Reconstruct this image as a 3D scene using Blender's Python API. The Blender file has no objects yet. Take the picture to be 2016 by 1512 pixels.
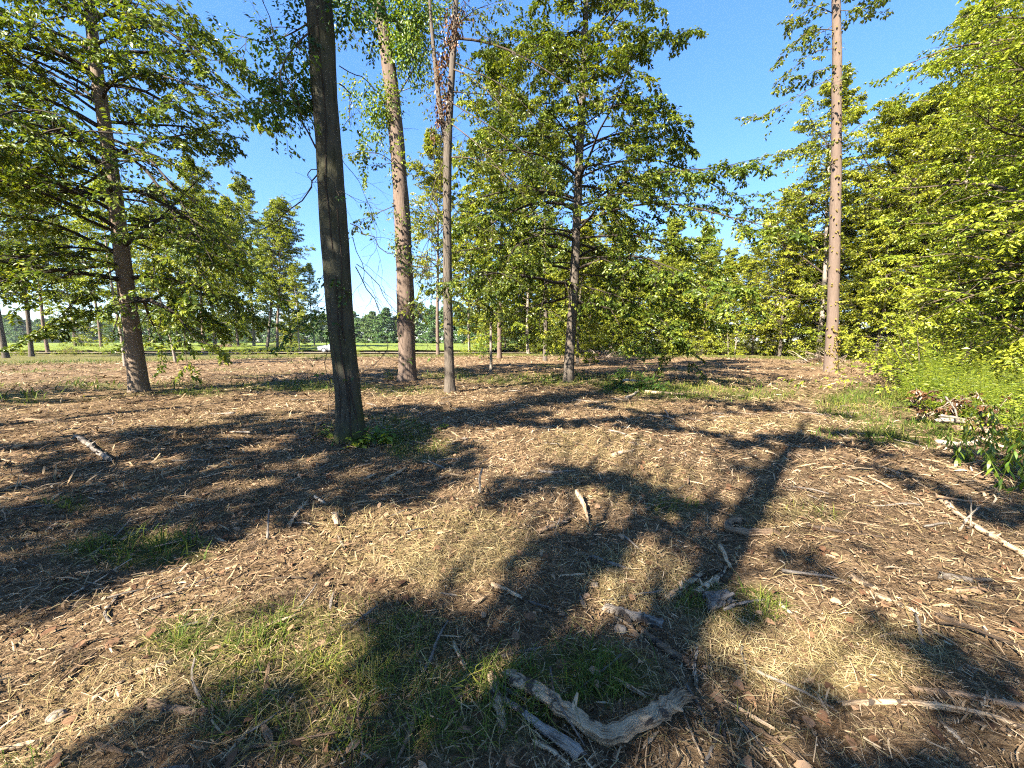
import bpy, math, random
import numpy as np
from mathutils import Vector

# ------------------------------------------------------------------ camera, sky, sun, exposure
SC = bpy.context.scene
COL = SC.collection
F_PX, CX, CY = 770.0, 1008.0, 756.0          # photograph 2016 x 1512
PITCH = math.radians(6.2)
CAM = np.array([0.0, 0.0, 1.6])
cam_data = bpy.data.cameras.new("camera")
cam = bpy.data.objects.new("camera", cam_data)
COL.objects.link(cam)
cam_data.sensor_width = 36.0
cam_data.lens = 36.0 * F_PX / 2016.0
cam_data.clip_start = 0.05
cam_data.clip_end = 3000.0
cam.location = CAM
cam.rotation_euler = (math.radians(90) - PITCH, 0, 0)
SC.camera = cam

SUN_AZ = math.radians(-138.0)                # from +Y (forward) towards +X
SUN_EL = math.radians(37.0)
S = np.array([math.sin(SUN_AZ) * math.cos(SUN_EL), math.cos(SUN_AZ) * math.cos(SUN_EL), math.sin(SUN_EL)])
world = bpy.data.worlds.new("World")
SC.world = world
world.use_nodes = True
wn = world.node_tree.nodes
wl = world.node_tree.links
bg = wn["Background"]
sky = wn.new("ShaderNodeTexSky")
sky.sky_type = 'NISHITA'
sky.sun_disc = False
sky.sun_elevation = SUN_EL
sky.sun_rotation = SUN_AZ
sky.altitude = 200
sky.air_density = 1.0
sky.dust_density = 0.0
sky.ozone_density = 6.0
sky_gm = wn.new("ShaderNodeGamma"); sky_gm.inputs[1].default_value = 0.62      # even, softer falloff over the whole sky
sky_hs = wn.new("ShaderNodeHueSaturation"); sky_hs.inputs[0].default_value = 0.514; sky_hs.inputs[1].default_value = 1.42
wl.new(sky.outputs[0], sky_gm.inputs[0])
wl.new(sky_gm.outputs[0], sky_hs.inputs[4])
wl.new(sky_hs.outputs[0], bg.inputs[0])
bg.inputs[1].default_value = 0.112
sun_d = bpy.data.lights.new("sun", 'SUN')
sun_d.energy = 5.0
sun_d.angle = math.radians(0.53)
sun_d.color = (1.0, 0.91, 0.77)
sun = bpy.data.objects.new("sun", sun_d)
COL.objects.link(sun)
sun.rotation_euler = Vector(tuple(-S)).to_track_quat('-Z', 'Y').to_euler()
sun.location = (-20, -22, 30)
SC.view_settings.view_transform = 'Standard'
SC.view_settings.look = 'None'
SC.view_settings.exposure = 2.6
SC.view_settings.gamma = 1.0
SC.view_settings.use_curve_mapping = False
SC.cycles.max_bounces = 6
SC.cycles.diffuse_bounces = 3
SC.cycles.glossy_bounces = 2
SC.cycles.transmission_bounces = 4
SC.cycles.transparent_max_bounces = 4
SC.cycles.use_denoising = False
SC.cycles.filter_width = 1.15
SC.cycles.use_adaptive_sampling = True
SC.cycles.adaptive_threshold = 0.02

# ------------------------------------------------------------------ pixel <-> world
CP, SP = math.cos(PITCH), math.sin(PITCH)
def ray(u, v):
    a = (u - CX) / F_PX
    b = (CY - v) / F_PX
    return np.array([a, CP + b * SP, -SP + b * CP])
def at_depth(u, v, Y):
    d = ray(u, v)
    return CAM + d * (Y / d[1])
def G(u, v):
    d = ray(u, v)
    p = CAM + d * (-CAM[2] / d[2])
    return p[0], p[1]
def proj(x, y, z=0.0):
    x = np.asarray(x, float); y = np.asarray(y, float); z = np.asarray(z, float) - CAM[2]
    fw = np.maximum(y * CP - z * SP, 1e-3)
    up = y * SP + z * CP
    return CX + F_PX * x / fw, CY - F_PX * up / fw

# ------------------------------------------------------------------ noise, ground height
def _h(ix, iy, s):
    n = (ix * 374761393 + iy * 668265263 + s * 974634377) & 0x7fffffff
    n = ((n ^ (n >> 13)) * 1274126177) & 0x7fffffff
    return ((n ^ (n >> 16)) & 0xffff) / 65535.0
def vnoise(x, y, s=0):
    x = np.asarray(x, float); y = np.asarray(y, float)
    xi = np.floor(x).astype(np.int64); yi = np.floor(y).astype(np.int64)
    fx = x - xi; fy = y - yi
    fx = fx * fx * (3 - 2 * fx); fy = fy * fy * (3 - 2 * fy)
    a = _h(xi, yi, s); b = _h(xi + 1, yi, s); c = _h(xi, yi + 1, s); d = _h(xi + 1, yi + 1, s)
    return (a * (1 - fx) + b * fx) * (1 - fy) + (c * (1 - fx) + d * fx) * fy
def fbm(x, y, s=0, o=3):
    t = 0; a = 1; n = 0
    for i in range(o):
        t = t + a * vnoise(x, y, s + i * 17); n += a
        a *= 0.5; x = x * 2.03 + 5.1; y = y * 2.03 + 1.7
    return t / n
def gz(x, y):
    x = np.asarray(x, float); y = np.asarray(y, float)
    r = np.hypot(x, y)
    near = np.exp(-r / 14.0)
    z = 0.22 * (fbm(x / 9 + 3, y / 9 + 8, 1, 2) - 0.5) * np.clip((r - 2) / 8, 0.15, 1)
    z = z + 0.17 * (fbm(x / 1.3, y / 1.3, 5, 3) - 0.5) * (0.45 + 0.55 * near)
    z = z + 0.085 * (fbm(x / 0.28, y / 0.28, 9, 2) - 0.5) * near
    return z

# ------------------------------------------------------------------ mesh builder
class MB:
    def __init__(self):
        self.v = []; self.n = 0; self.f = []
    def add(self, verts, faces, attr=0.5, mat=0, smooth=False):
        verts = np.asarray(verts, float).reshape(-1, 3)
        faces = np.asarray(faces, np.int64)
        if faces.ndim == 1: faces = faces[None]
        m = len(faces)
        at = np.broadcast_to(np.asarray(attr, float), (m,))
        self.v.append(verts)
        self.f.append((faces + self.n, at, mat, smooth))
        self.n += len(verts)
    def mesh(self, name, mats):
        v = np.concatenate(self.v)
        me = bpy.data.meshes.new(name)
        me.vertices.add(len(v))
        me.vertices.foreach_set("co", v.astype(np.float32).ravel())
        idx = np.concatenate([f.ravel() for f, _, _, _ in self.f])
        tot = np.concatenate([np.full(len(f), f.shape[1]) for f, _, _, _ in self.f])
        start = np.concatenate([[0], np.cumsum(tot)[:-1]])
        me.loops.add(len(idx))
        me.loops.foreach_set("vertex_index", idx.astype(np.int32))
        me.polygons.add(len(tot))
        me.polygons.foreach_set("loop_start", start.astype(np.int32))
        me.polygons.foreach_set("material_index", np.concatenate([np.full(len(f), m) for f, _, m, _ in self.f]).astype(np.int32))
        me.polygons.foreach_set("use_smooth", np.concatenate([np.full(len(f), s) for f, _, _, s in self.f]).astype(bool))
        a = me.attributes.new("rnd", 'FLOAT', 'FACE')
        a.data.foreach_set("value", np.concatenate([at for _, at, _, _ in self.f]).astype(np.float32))
        me.update(calc_edges=True)
        for m in (mats if isinstance(mats, (list, tuple)) else [mats]):
            me.materials.append(m)
        return me
    def build(self, name, mats, parent=None, loc=None, kind=None):
        o = bpy.data.objects.new(name, self.mesh(name, mats))
        COL.objects.link(o)
        if parent is not None: o.parent = parent
        if loc is not None: o.location = loc
        if kind: o["kind"] = kind
        return o

def nrm(a):
    return a / np.maximum(np.linalg.norm(a, axis=-1, keepdims=True), 1e-9)

def tubes(mb, P, R, sides=5, attr=0.5, mat=0, smooth=True, cap=False, capmat=None):
    """P (N,K,3), R (N,K)"""
    P = np.asarray(P, float); R = np.asarray(R, float)
    if P.ndim == 2: P = P[None]; R = R[None]
    N, K, _ = P.shape
    T = np.empty_like(P)
    T[:, 1:-1] = P[:, 2:] - P[:, :-2]
    T[:, 0] = P[:, 1] - P[:, 0]; T[:, -1] = P[:, -1] - P[:, -2]
    T = nrm(T)
    ov = nrm(P[:, -1] - P[:, 0])
    ref = np.where(np.abs(ov[:, 2:3]) > 0.8, np.array([[1.0, 0, 0]]), np.array([[0, 0, 1.0]]))[:, None, :]
    U = nrm(np.cross(T, ref)); W = np.cross(T, U)
    a = np.arange(sides) * 2 * math.pi / sides
    V = P[:, :, None, :] + R[:, :, None, None] * (np.cos(a)[None, None, :, None] * U[:, :, None, :] + np.sin(a)[None, None, :, None] * W[:, :, None, :])
    base = (np.arange(N) * K * sides)[:, None, None]
    k = (np.arange(K - 1) * sides)[None, :, None]
    s = np.arange(sides)[None, None, :]
    s2 = (s + 1) % sides
    q = np.stack(np.broadcast_arrays(base + k + s, base + k + s2, base + k + sides + s2, base + k + sides + s), -1).reshape(-1, 4)
    at = attr
    if np.ndim(attr) == 1 and len(attr) == N:
        at = np.repeat(attr, (K - 1) * sides)
    off = mb.n
    mb.add(V.reshape(-1, 3), q, at, mat, smooth)
    if cap:
        e = np.arange(sides)
        for b in range(N):
            for kk, rev in ((0, 1), (K - 1, 0)):
                f = off + b * K * sides + kk * sides + (e[::-1] if rev else e)
                mb.f.append((f[None], np.array([0.9]), mat if capmat is None else capmat, False))

def leaves(mb, pos, d, n, length, width, attr, mat=0, oval=False, fold=0.12, droop=0.12):
    N = len(pos)
    if N == 0: return
    d = nrm(d); side = nrm(np.cross(d, n)); up = np.cross(side, d)
    L = np.asarray(length, float).reshape(-1, 1) * np.ones((N, 1)); W = np.asarray(width, float).reshape(-1, 1) * np.ones((N, 1))
    if not oval:
        b = pos
        l = pos + d * L * 0.42 + side * W * 0.5 + up * W * fold
        r = pos + d * L * 0.42 - side * W * 0.5 + up * W * fold
        t = pos + d * L - up * L * droop
        V = np.stack([b, l, t, r], 1).reshape(-1, 3)
        o = (np.arange(N) * 4)[:, None]
        f = np.concatenate([o + np.array([[0, 1, 2]]), o + np.array([[0, 2, 3]])], 1).reshape(-1, 3)
        mb.add(V, f, np.repeat(attr, 2), mat)
    else:
        t = pos + d * L - up * L * droop
        pts = [pos]
        for k, w in ((0.22, 0.36), (0.55, 0.5), (0.82, 0.27)):
            c = pos + d * L * k + up * (W * fold - L * droop * k * k)
            pts += [c + side * W * w, c - side * W * w]
        pts.append(t)
        V = np.stack(pts, 1).reshape(-1, 3)
        o = (np.arange(N) * 8)[:, None]
        mb.add(V, np.concatenate([o + np.array([[0, 2, 1]]), o + np.array([[5, 6, 7]])], 0), np.concatenate([attr, attr]), mat)
        off = mb.n - len(V)
        q = np.concatenate([o + np.array([[1, 2, 4, 3]]), o + np.array([[3, 4, 6, 5]])], 0) + off
        mb.f.append((q, np.concatenate([attr, attr]), mat, False))

def empty(name, loc, label=None, cat=None, group=None):
    o = bpy.data.objects.new(name, None)
    COL.objects.link(o)
    o.location = tuple(float(c) for c in loc)
    o.empty_display_size = 0.2
    tag(o, label, cat, group)
    return o
def tag(o, label=None, cat=None, group=None, kind=None):
    if label: o["label"] = label
    if cat: o["category"] = cat
    if group: o["group"] = group
    if kind: o["kind"] = kind
    return o
def copy_tree(o, parent=None):
    c = o.copy(); COL.objects.link(c)
    c.parent = parent
    for ch in list(o.children): copy_tree(ch, c)
    return c

# ------------------------------------------------------------------ materials
def new_mat(name):
    m = bpy.data.materials.new(name); m.use_nodes = True
    nt = m.node_tree
    for n in list(nt.nodes): nt.nodes.remove(n)
    out = nt.nodes.new("ShaderNodeOutputMaterial")
    return m, nt, out
def node(nt, t, **kw):
    n = nt.nodes.new(t)
    for k, v in kw.items(): setattr(n, k, v)
    return n
def ramp(nt, stops, interp='LINEAR'):
    r = nt.nodes.new("ShaderNodeValToRGB")
    r.color_ramp.interpolation = interp
    e = r.color_ramp.elements
    while len(e) < len(stops): e.new(0.5)
    for el, (p, c) in zip(e, stops):
        el.position = p; el.color = (*c, 1)
    return r
def principled(nt, out, rough=0.8, spec=0.2):
    b = nt.nodes.new("ShaderNodeBsdfPrincipled")
    b.inputs["Roughness"].default_value = rough
    b.inputs["Specular IOR Level"].default_value = spec
    nt.links.new(b.outputs[0], out.inputs[0])
    return b
def leaf_mat(name, stops, trans=0.36, gloss=0.035, hue=0.03):
    m, nt, out = new_mat(name)
    at = node(nt, "ShaderNodeAttribute", attribute_name="rnd")
    r = ramp(nt, stops)
    nt.links.new(at.outputs["Fac"], r.inputs[0])
    oi = node(nt, "ShaderNodeObjectInfo")
    mr = node(nt, "ShaderNodeMapRange")
    mr.inputs[3].default_value = 0.5 - hue * 0.45; mr.inputs[4].default_value = 0.5 + hue * 0.45
    nt.links.new(oi.outputs["Random"], mr.inputs[0])
    hs = node(nt, "ShaderNodeHueSaturation")
    nt.links.new(mr.outputs[0], hs.inputs[0]); nt.links.new(r.outputs[0], hs.inputs[4])
    di = node(nt, "ShaderNodeBsdfDiffuse"); tr = node(nt, "ShaderNodeBsdfTranslucent"); gl = node(nt, "ShaderNodeBsdfGlossy")
    gl.inputs["Roughness"].default_value = 0.42
    gl.inputs["Color"].default_value = (0.8, 0.85, 0.8, 1)
    tint = node(nt, "ShaderNodeMix", data_type='RGBA', blend_type='MULTIPLY')
    tint.inputs[0].default_value = 1.0
    tint.inputs[7].default_value = (1.25, 1.25, 0.5, 1)
    nt.links.new(hs.outputs[0], tint.inputs[6])
    nt.links.new(hs.outputs[0], di.inputs[0]); nt.links.new(tint.outputs[2], tr.inputs[0])
    m1 = node(nt, "ShaderNodeMixShader"); m1.inputs[0].default_value = trans
    m2 = node(nt, "ShaderNodeMixShader"); m2.inputs[0].default_value = gloss
    nt.links.new(di.outputs[0], m1.inputs[1]); nt.links.new(tr.outputs[0], m1.inputs[2])
    nt.links.new(m1.outputs[0], m2.inputs[1]); nt.links.new(gl.outputs[0], m2.inputs[2])
    nt.links.new(m2.outputs[0], out.inputs[0])
    return m
def bark_mat(name, dark, light, moss=None, scale=1.0, furrow=1.0, mossh=1.2):
    m, nt, out = new_mat(name)
    b = principled(nt, out, 0.9, 0.1)
    tc = node(nt, "ShaderNodeTexCoord")
    mp = node(nt, "ShaderNodeMapping"); mp.inputs["Scale"].default_value = (14 * scale, 14 * scale, 2.2 * scale)
    nt.links.new(tc.outputs["Object"], mp.inputs[0])
    n1 = node(nt, "ShaderNodeTexNoise"); n1.inputs["Scale"].default_value = 1.6; n1.inputs["Detail"].default_value = 7; n1.inputs["Roughness"].default_value = 0.65
    nt.links.new(mp.outputs[0], n1.inputs[0])
    v1 = node(nt, "ShaderNodeTexVoronoi", feature='DISTANCE_TO_EDGE'); v1.inputs["Scale"].default_value = 1.3
    nt.links.new(mp.outputs[0], v1.inputs[0])
    n2 = node(nt, "ShaderNodeTexNoise"); n2.inputs["Scale"].default_value = 1.4; n2.inputs["Detail"].default_value = 4
    nt.links.new(tc.outputs["Object"], n2.inputs[0])
    r = ramp(nt, [(0.28, dark), (0.46, tuple(0.35 * a + 0.65 * c for a, c in zip(dark, light))), (0.75, light)])
    nt.links.new(n1.outputs[0], r.inputs[0])
    bl = node(nt, "ShaderNodeMix", data_type='RGBA', blend_type='MIX')
    r2 = ramp(nt, [(0.42, (0, 0, 0)), (0.62, (1, 1, 1))])
    nt.links.new(n2.outputs[0], r2.inputs[0]); nt.links.new(r2.outputs[0], bl.inputs[0])
    nt.links.new(r.outputs[0], bl.inputs[6])
    bl.inputs[7].default_value = (*(tuple(0.75 * c for c in light) if moss is None else moss), 1)
    if moss is not None:
        sx = node(nt, "ShaderNodeSeparateXYZ"); nt.links.new(tc.outputs["Object"], sx.inputs[0])
        mr = node(nt, "ShaderNodeMapRange"); mr.inputs[1].default_value = mossh * 2.2; mr.inputs[2].default_value = 0; mr.inputs[3].default_value = 0.25; mr.inputs[4].default_value = 0.95
        nt.links.new(sx.outputs[2], mr.inputs[0])
        mu = node(nt, "ShaderNodeMath", operation='MULTIPLY')
        nt.links.new(mr.outputs[0], mu.inputs[0]); nt.links.new(r2.outputs[0], mu.inputs[1]); nt.links.new(mu.outputs[0], bl.inputs[0])
    nt.links.new(bl.outputs[2], b.inputs["Base Color"])
    ad = node(nt, "ShaderNodeMath", operation='MULTIPLY_ADD'); ad.inputs[1].default_value = 0.8 * furrow
    nt.links.new(v1.outputs[0], ad.inputs[0]); nt.links.new(n1.outputs[0], ad.inputs[2])
    bu = node(nt, "ShaderNodeBump"); bu.inputs["Strength"].default_value = 0.9; bu.inputs["Distance"].default_value = 0.02
    nt.links.new(ad.outputs[0], bu.inputs["Height"]); nt.links.new(bu.outputs[0], b.inputs["Normal"])
    return m
def attr_mat(name, stops, rough=0.85, bump=0.0, scale=60, spec=0.15, trans=0.0):
    """colour by each piece's own random value, with grain"""
    m, nt, out = new_mat(name)
    b = principled(nt, out, rough, spec)
    at = node(nt, "ShaderNodeAttribute", attribute_name="rnd")
    r = ramp(nt, stops); nt.links.new(at.outputs["Fac"], r.inputs[0])
    tc = node(nt, "ShaderNodeTexCoord")
    n1 = node(nt, "ShaderNodeTexNoise"); n1.inputs["Scale"].default_value = scale; n1.inputs["Detail"].default_value = 4
    nt.links.new(tc.outputs["Object"], n1.inputs[0])
    mr = node(nt, "ShaderNodeMapRange"); mr.inputs[1].default_value = 0.3; mr.inputs[2].default_value = 0.7; mr.inputs[3].default_value = 0.72; mr.inputs[4].default_value = 1.25
    nt.links.new(n1.outputs[0], mr.inputs[0])
    mu = node(nt, "ShaderNodeMix", data_type='RGBA', blend_type='MULTIPLY'); mu.inputs[0].default_value = 1
    nt.links.new(r.outputs[0], mu.inputs[6]); nt.links.new(mr.outputs[0], mu.inputs[7])
    nt.links.new(mu.outputs[2], b.inputs["Base Color"])
    if bump:
        bu = node(nt, "ShaderNodeBump"); bu.inputs["Strength"].default_value = bump; bu.inputs["Distance"].default_value = 0.01
        nt.links.new(n1.outputs[0], bu.inputs["Height"]); nt.links.new(bu.outputs[0], b.inputs["Normal"])
    if trans:
        t = node(nt, "ShaderNodeBsdfTranslucent"); nt.links.new(mu.outputs[2], t.inputs[0])
        mx = node(nt, "ShaderNodeMixShader"); mx.inputs[0].default_value = trans
        nt.links.new(b.outputs[0], mx.inputs[1]); nt.links.new(t.outputs[0], mx.inputs[2]); nt.links.new(mx.outputs[0], out.inputs[0])
    return m
def wood_mat(name, dark, light, fine=40, rnd_obj=0.25, along=False):
    """weathered wood: grain stretched along local x"""
    m, nt, out = new_mat(name)
    b = principled(nt, out, 0.85, 0.15)
    tc = node(nt, "ShaderNodeTexCoord")
    mp = node(nt, "ShaderNodeMapping"); mp.inputs["Scale"].default_value = (fine * 0.12, fine * (2.2 if along else 1.1), fine * (2.2 if along else 1.1))
    if along:
        wa = node(nt, "ShaderNodeAttribute", attribute_name="wc"); nt.links.new(wa.outputs["Vector"], mp.inputs[0])
    else: nt.links.new(tc.outputs["Object"], mp.inputs[0])
    n1 = node(nt, "ShaderNodeTexNoise"); n1.inputs["Scale"].default_value = 1.5; n1.inputs["Detail"].default_value = 6; n1.inputs["Roughness"].default_value = 0.7
    nt.links.new(mp.outputs[0], n1.inputs[0])
    n2 = node(nt, "ShaderNodeTexNoise"); n2.inputs["Scale"].default_value = 9; n2.inputs["Detail"].default_value = 3
    nt.links.new(tc.outputs["Object"], n2.inputs[0])
    r = ramp(nt, [(0.38, dark), (0.48, tuple(0.4 * a + 0.6 * c for a, c in zip(dark, light))), (0.6, light)] if along else [(0.28, dark), (0.44, tuple(0.4 * a + 0.6 * c for a, c in zip(dark, light))), (0.72, light)])
    ad = node(nt, "ShaderNodeMath", operation='MULTIPLY_ADD'); ad.inputs[1].default_value = 0.55
    sb = node(nt, "ShaderNodeMath", operation='SUBTRACT'); sb.inputs[1].default_value = 0.5
    nt.links.new(n2.outputs[0], sb.inputs[0]); nt.links.new(sb.outputs[0], ad.inputs[0]); nt.links.new(n1.outputs[0], ad.inputs[2])
    nt.links.new(ad.outputs[0], r.inputs[0])
    oi = node(nt, "ShaderNodeObjectInfo")
    mr = node(nt, "ShaderNodeMapRange"); mr.inputs[3].default_value = 1 - rnd_obj * 1.6; mr.inputs[4].default_value = 1 + rnd_obj * 0.6
    nt.links.new(oi.outputs["Random"], mr.inputs[0])
    mu = node(nt, "ShaderNodeMix", data_type='RGBA', blend_type='MULTIPLY'); mu.inputs[0].default_value = 1
    nt.links.new(r.outputs[0], mu.inputs[6]); nt.links.new(mr.outputs[0], mu.inputs[7])
    nt.links.new(mu.outputs[2], b.inputs["Base Color"])
    if along:                                            # remains of bark
        n3 = node(nt, "ShaderNodeTexNoise"); n3.inputs["Scale"].default_value = 14; n3.inputs["Detail"].default_value = 5
        nt.links.new(tc.outputs["Object"], n3.inputs[0])
        rb = ramp(nt, [(0.60, (0, 0, 0)), (0.64, (1, 1, 1))]); nt.links.new(n3.outputs[0], rb.inputs[0])
        mb_ = node(nt, "ShaderNodeMix", data_type='RGBA'); mb_.inputs[7].default_value = (0.07, 0.055, 0.042, 1)
        nt.links.new(rb.outputs[0], mb_.inputs[0]); nt.links.new(mu.outputs[2], mb_.inputs[6]); nt.links.new(mb_.outputs[2], b.inputs["Base Color"])
    bu = node(nt, "ShaderNodeBump"); bu.inputs["Strength"].default_value = 1.0; bu.inputs["Distance"].default_value = 0.012
    nt.links.new(n1.outputs[0], bu.inputs["Height"]); nt.links.new(bu.outputs[0], b.inputs["Normal"])
    return m

M = {}
M['leaf_mid'] = leaf_mat("leaf_mid_green", [(0.0, (0.026, 0.051, 0.008)), (0.45, (0.087, 0.123, 0.013)), (0.8, (0.196, 0.220, 0.022)), (1.0, (0.370, 0.352, 0.045))])
M['leaf_wood'] = leaf_mat("leaf_woodland", [(0.0, (0.055, 0.083, 0.011)), (0.4, (0.183, 0.220, 0.018)), (0.8, (0.328, 0.351, 0.029)), (1.0, (0.511, 0.487, 0.068))])
M['leaf_dark'] = leaf_mat("leaf_dark_green", [(0.0, (0.020, 0.056, 0.012)), (0.5, (0.049, 0.112, 0.017)), (1.0, (0.126, 0.182, 0.024))])
M['leaf_ivy'] = leaf_mat("leaf_ivy", [(0.0, (0.033, 0.075, 0.012)), (0.5, (0.109, 0.179, 0.018)), (1.0, (0.273, 0.299, 0.030))])
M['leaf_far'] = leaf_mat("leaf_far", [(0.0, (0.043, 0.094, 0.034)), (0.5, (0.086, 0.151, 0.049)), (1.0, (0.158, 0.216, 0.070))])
M['leaf_bush'] = leaf_mat("leaf_bush", [(0.0, (0.068, 0.109, 0.012)), (0.5, (0.215, 0.267, 0.021)), (1.0, (0.410, 0.426, 0.057))])
M['leaf_red'] = leaf_mat("leaf_withered_red", [(0.0, (0.03, 0.012, 0.007)), (0.6, (0.10, 0.042, 0.018)), (1.0, (0.24, 0.12, 0.06))], trans=0.2)
M['leaf_rust'] = leaf_mat("leaf_rust", [(0.0, (0.09, 0.05, 0.012)), (0.5, (0.17, 0.12, 0.02)), (1.0, (0.26, 0.20, 0.05))], trans=0.3)
M['bark_grey'] = bark_mat("bark_grey", (0.03, 0.025, 0.02), (0.12, 0.1, 0.08))
M['bark_moss'] = bark_mat("bark_mossy", (0.014, 0.013, 0.01), (0.075, 0.07, 0.052), moss=(0.049, 0.058, 0.015), scale=0.9, mossh=0.9)
M['bark_pale'] = bark_mat("bark_pale", (0.055, 0.04, 0.031), (0.155, 0.115, 0.09), scale=0.8)
M['bark_tan'] = bark_mat("bark_tan", (0.075, 0.052, 0.036), (0.2, 0.155, 0.115), scale=0.7, furrow=0.5)
M['bark_dark'] = bark_mat("bark_dark", (0.014, 0.011, 0.009), (0.055, 0.044, 0.034), scale=1.0)
M['bark_white'] = bark_mat("bark_white", (0.11, 0.09, 0.072), (0.26, 0.22, 0.18), scale=1.0)
M['twig'] = attr_mat("twig", [(0, (0.03, 0.022, 0.016)), (1, (0.10, 0.078, 0.055))], scale=20)
M['twig_pale'] = attr_mat("twig_pale", [(0, (0.14, 0.10, 0.07)), (1, (0.36, 0.29, 0.22))], scale=20)
WOODS = {'pale': ((0.12, 0.075, 0.042), (0.62, 0.46, 0.29)), 'tan': ((0.06, 0.036, 0.021), (0.32, 0.215, 0.13)), 'grey': ((0.05, 0.043, 0.036), (0.28, 0.24, 0.195)), 'dark': ((0.022, 0.015, 0.010), (0.095, 0.068, 0.048)), 'white': ((0.12, 0.09, 0.062), (0.55, 0.46, 0.34))}
for k_, (d_, l_) in WOODS.items():
    M['wood_' + k_] = wood_mat("wood_" + k_, d_, l_)
    M['wood_' + k_ + '_long'] = wood_mat("wood_" + k_ + "_long", d_, l_, along=True)
M['shred'] = attr_mat("mulch_shreds", [(0.0, (0.020, 0.012, 0.006)), (0.28, (0.072, 0.044, 0.023)), (0.55, (0.19, 0.125, 0.068)), (0.8, (0.32, 0.228, 0.132)), (1.0, (0.48, 0.38, 0.25))], scale=30)
M['straw'] = attr_mat("straw", [(0.0, (0.10, 0.075, 0.03)), (0.5, (0.29, 0.225, 0.10)), (1.0, (0.50, 0.42, 0.23))], scale=12, trans=0.25)
M['grass'] = attr_mat("grass_blades", [(0.0, (0.028, 0.054, 0.010)), (0.4, (0.068, 0.113, 0.016)), (0.75, (0.148, 0.162, 0.023)), (1.0, (0.321, 0.246, 0.069))], scale=10, trans=0.3, rough=0.6)
M['deadleaf'] = attr_mat("fallen_leaves", [(0.0, (0.05, 0.025, 0.014)), (0.5, (0.16, 0.085, 0.045)), (1.0, (0.34, 0.22, 0.13))], scale=30, trans=0.1)

# ------------------------------------------------------------------ ground patches (from the photograph, laid on the ground)
GRASS = [(270,1075,150,32,1.0),(130,995,45,14,.8),(610,1280,300,95,.75),(760,1410,360,110,.85),(1150,1345,150,60,1.0),(1440,1185,110,45,1.0),
         (470,1265,170,60,.9),(1330,768,100,20,.9),(1240,755,70,22,1.0),(1720,795,110,40,1.0),(1430,772,170,18,.6),(600,762,170,11,.8),(180,762,70,9,.8),
         (390,775,60,9,.9),(750,850,110,30,.6),(830,885,70,26,.6),(1640,852,70,10,.6),(50,706,60,7,.9),(1080,748,170,12,.7),(1800,850,120,30,.9),
         (60,1500,120,40,.3),(1330,1000,60,20,.4),(1600,1010,60,14,.4),(40,790,60,10,.8),(1480,1440,80,40,.3),(880,742,60,8,.7)]
STRAW = [(900,1085,150,75,1.0),(1640,1300,230,80,1.0),(1440,1250,80,60,1.0),(1170,880,110,32,.7),(1430,835,60,14,.9),(1260,1140,110,60,.9),(730,1060,120,60,.6),
         (1540,1010,90,40,.6),(1230,950,140,40,.5),(300,1380,260,80,.5),(1560,830,80,16,.7)]
# sunlit gaps left by the canopy behind the camera: centre, half axes, tilt (degrees, picture sense)
LIT = [(800,1070,240,52,-8),(560,1110,190,40,-24),(930,1145,80,45,-10),(230,1330,330,52,-30),(80,1470,180,50,-25),(520,1250,110,35,-15),(1130,880,130,26,-5),(1260,905,120,22,0),
       (1680,1010,120,40,25),(1800,1050,130,42,28),(1590,950,70,26,0),(1400,950,80,26,5),(1250,1150,110,38,-30),(1390,1105,110,40,-18),(1490,1150,60,24,0),
       (1570,1160,110,34,25),(1610,1290,190,56,16),(1770,1190,110,24,22),(1440,833,80,14,0),(1570,828,90,14,4),(1700,835,70,9,0),
       (300,812,360,20,-4),(200,842,260,9,-5),(620,790,160,14,0),(880,785,90,12,0),(1020,800,70,8,0),(1100,1010,90,34,-20),(1180,1000,60,30,0),(690,870,30,10,0),
       (1900,1160,120,18,15),(1480,1370,90,26,10),(1700,1420,120,24,10),(1040,905,60,14,0),(430,1180,110,30,-25),(1640,900,60,12,0),(1840,1440,120,22,8),(1330,1480,100,30,10),
       (345,764,130,17,0),(1150,815,50,9,0),(1270,800,50,8,0),(1760,990,160,36,18),(1540,1000,110,30,-10),(1900,1040,110,30,25),(1640,1080,90,24,20),(1000,860,60,16,0),(1330,870,80,14,0),(1500,900,80,14,0),(1850,920,90,14,10)]
def ell(u, v, lst, tilt=False):
    best = np.zeros(np.shape(u))
    for e in lst:
        du, dv = u - e[0], v - e[1]
        if tilt:
            a = math.radians(e[4]); du, dv = du * math.cos(a) + dv * math.sin(a), -du * math.sin(a) + dv * math.cos(a)
        r = (du / e[2]) ** 2 + (dv / e[3]) ** 2
        if tilt: r = r * 0.6
        w = np.clip(1.5 - r, 0, 1)
        if not tilt: w = w * e[4]
        best = np.maximum(best, w)
    return best
def forest_mask(x, y):
    """1 inside the woodland border with its weeds, 0 in the clearing"""
    ex = np.interp(y, [-5, 3, 5, 7, 10.5, 13, 19, 25, 31, 38, 46, 49, 52, 60], [5.6, 6.3, 7.0, 8.2, 10.3, 13.2, 20, 27, 30.5, 31, 29, 14, 4, 0])
    return np.clip((x - ex + 1.2 * (fbm(x / 2.5, y / 2.5, 77, 2) - 0.5)) / 0.8, 0, 1)
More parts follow.
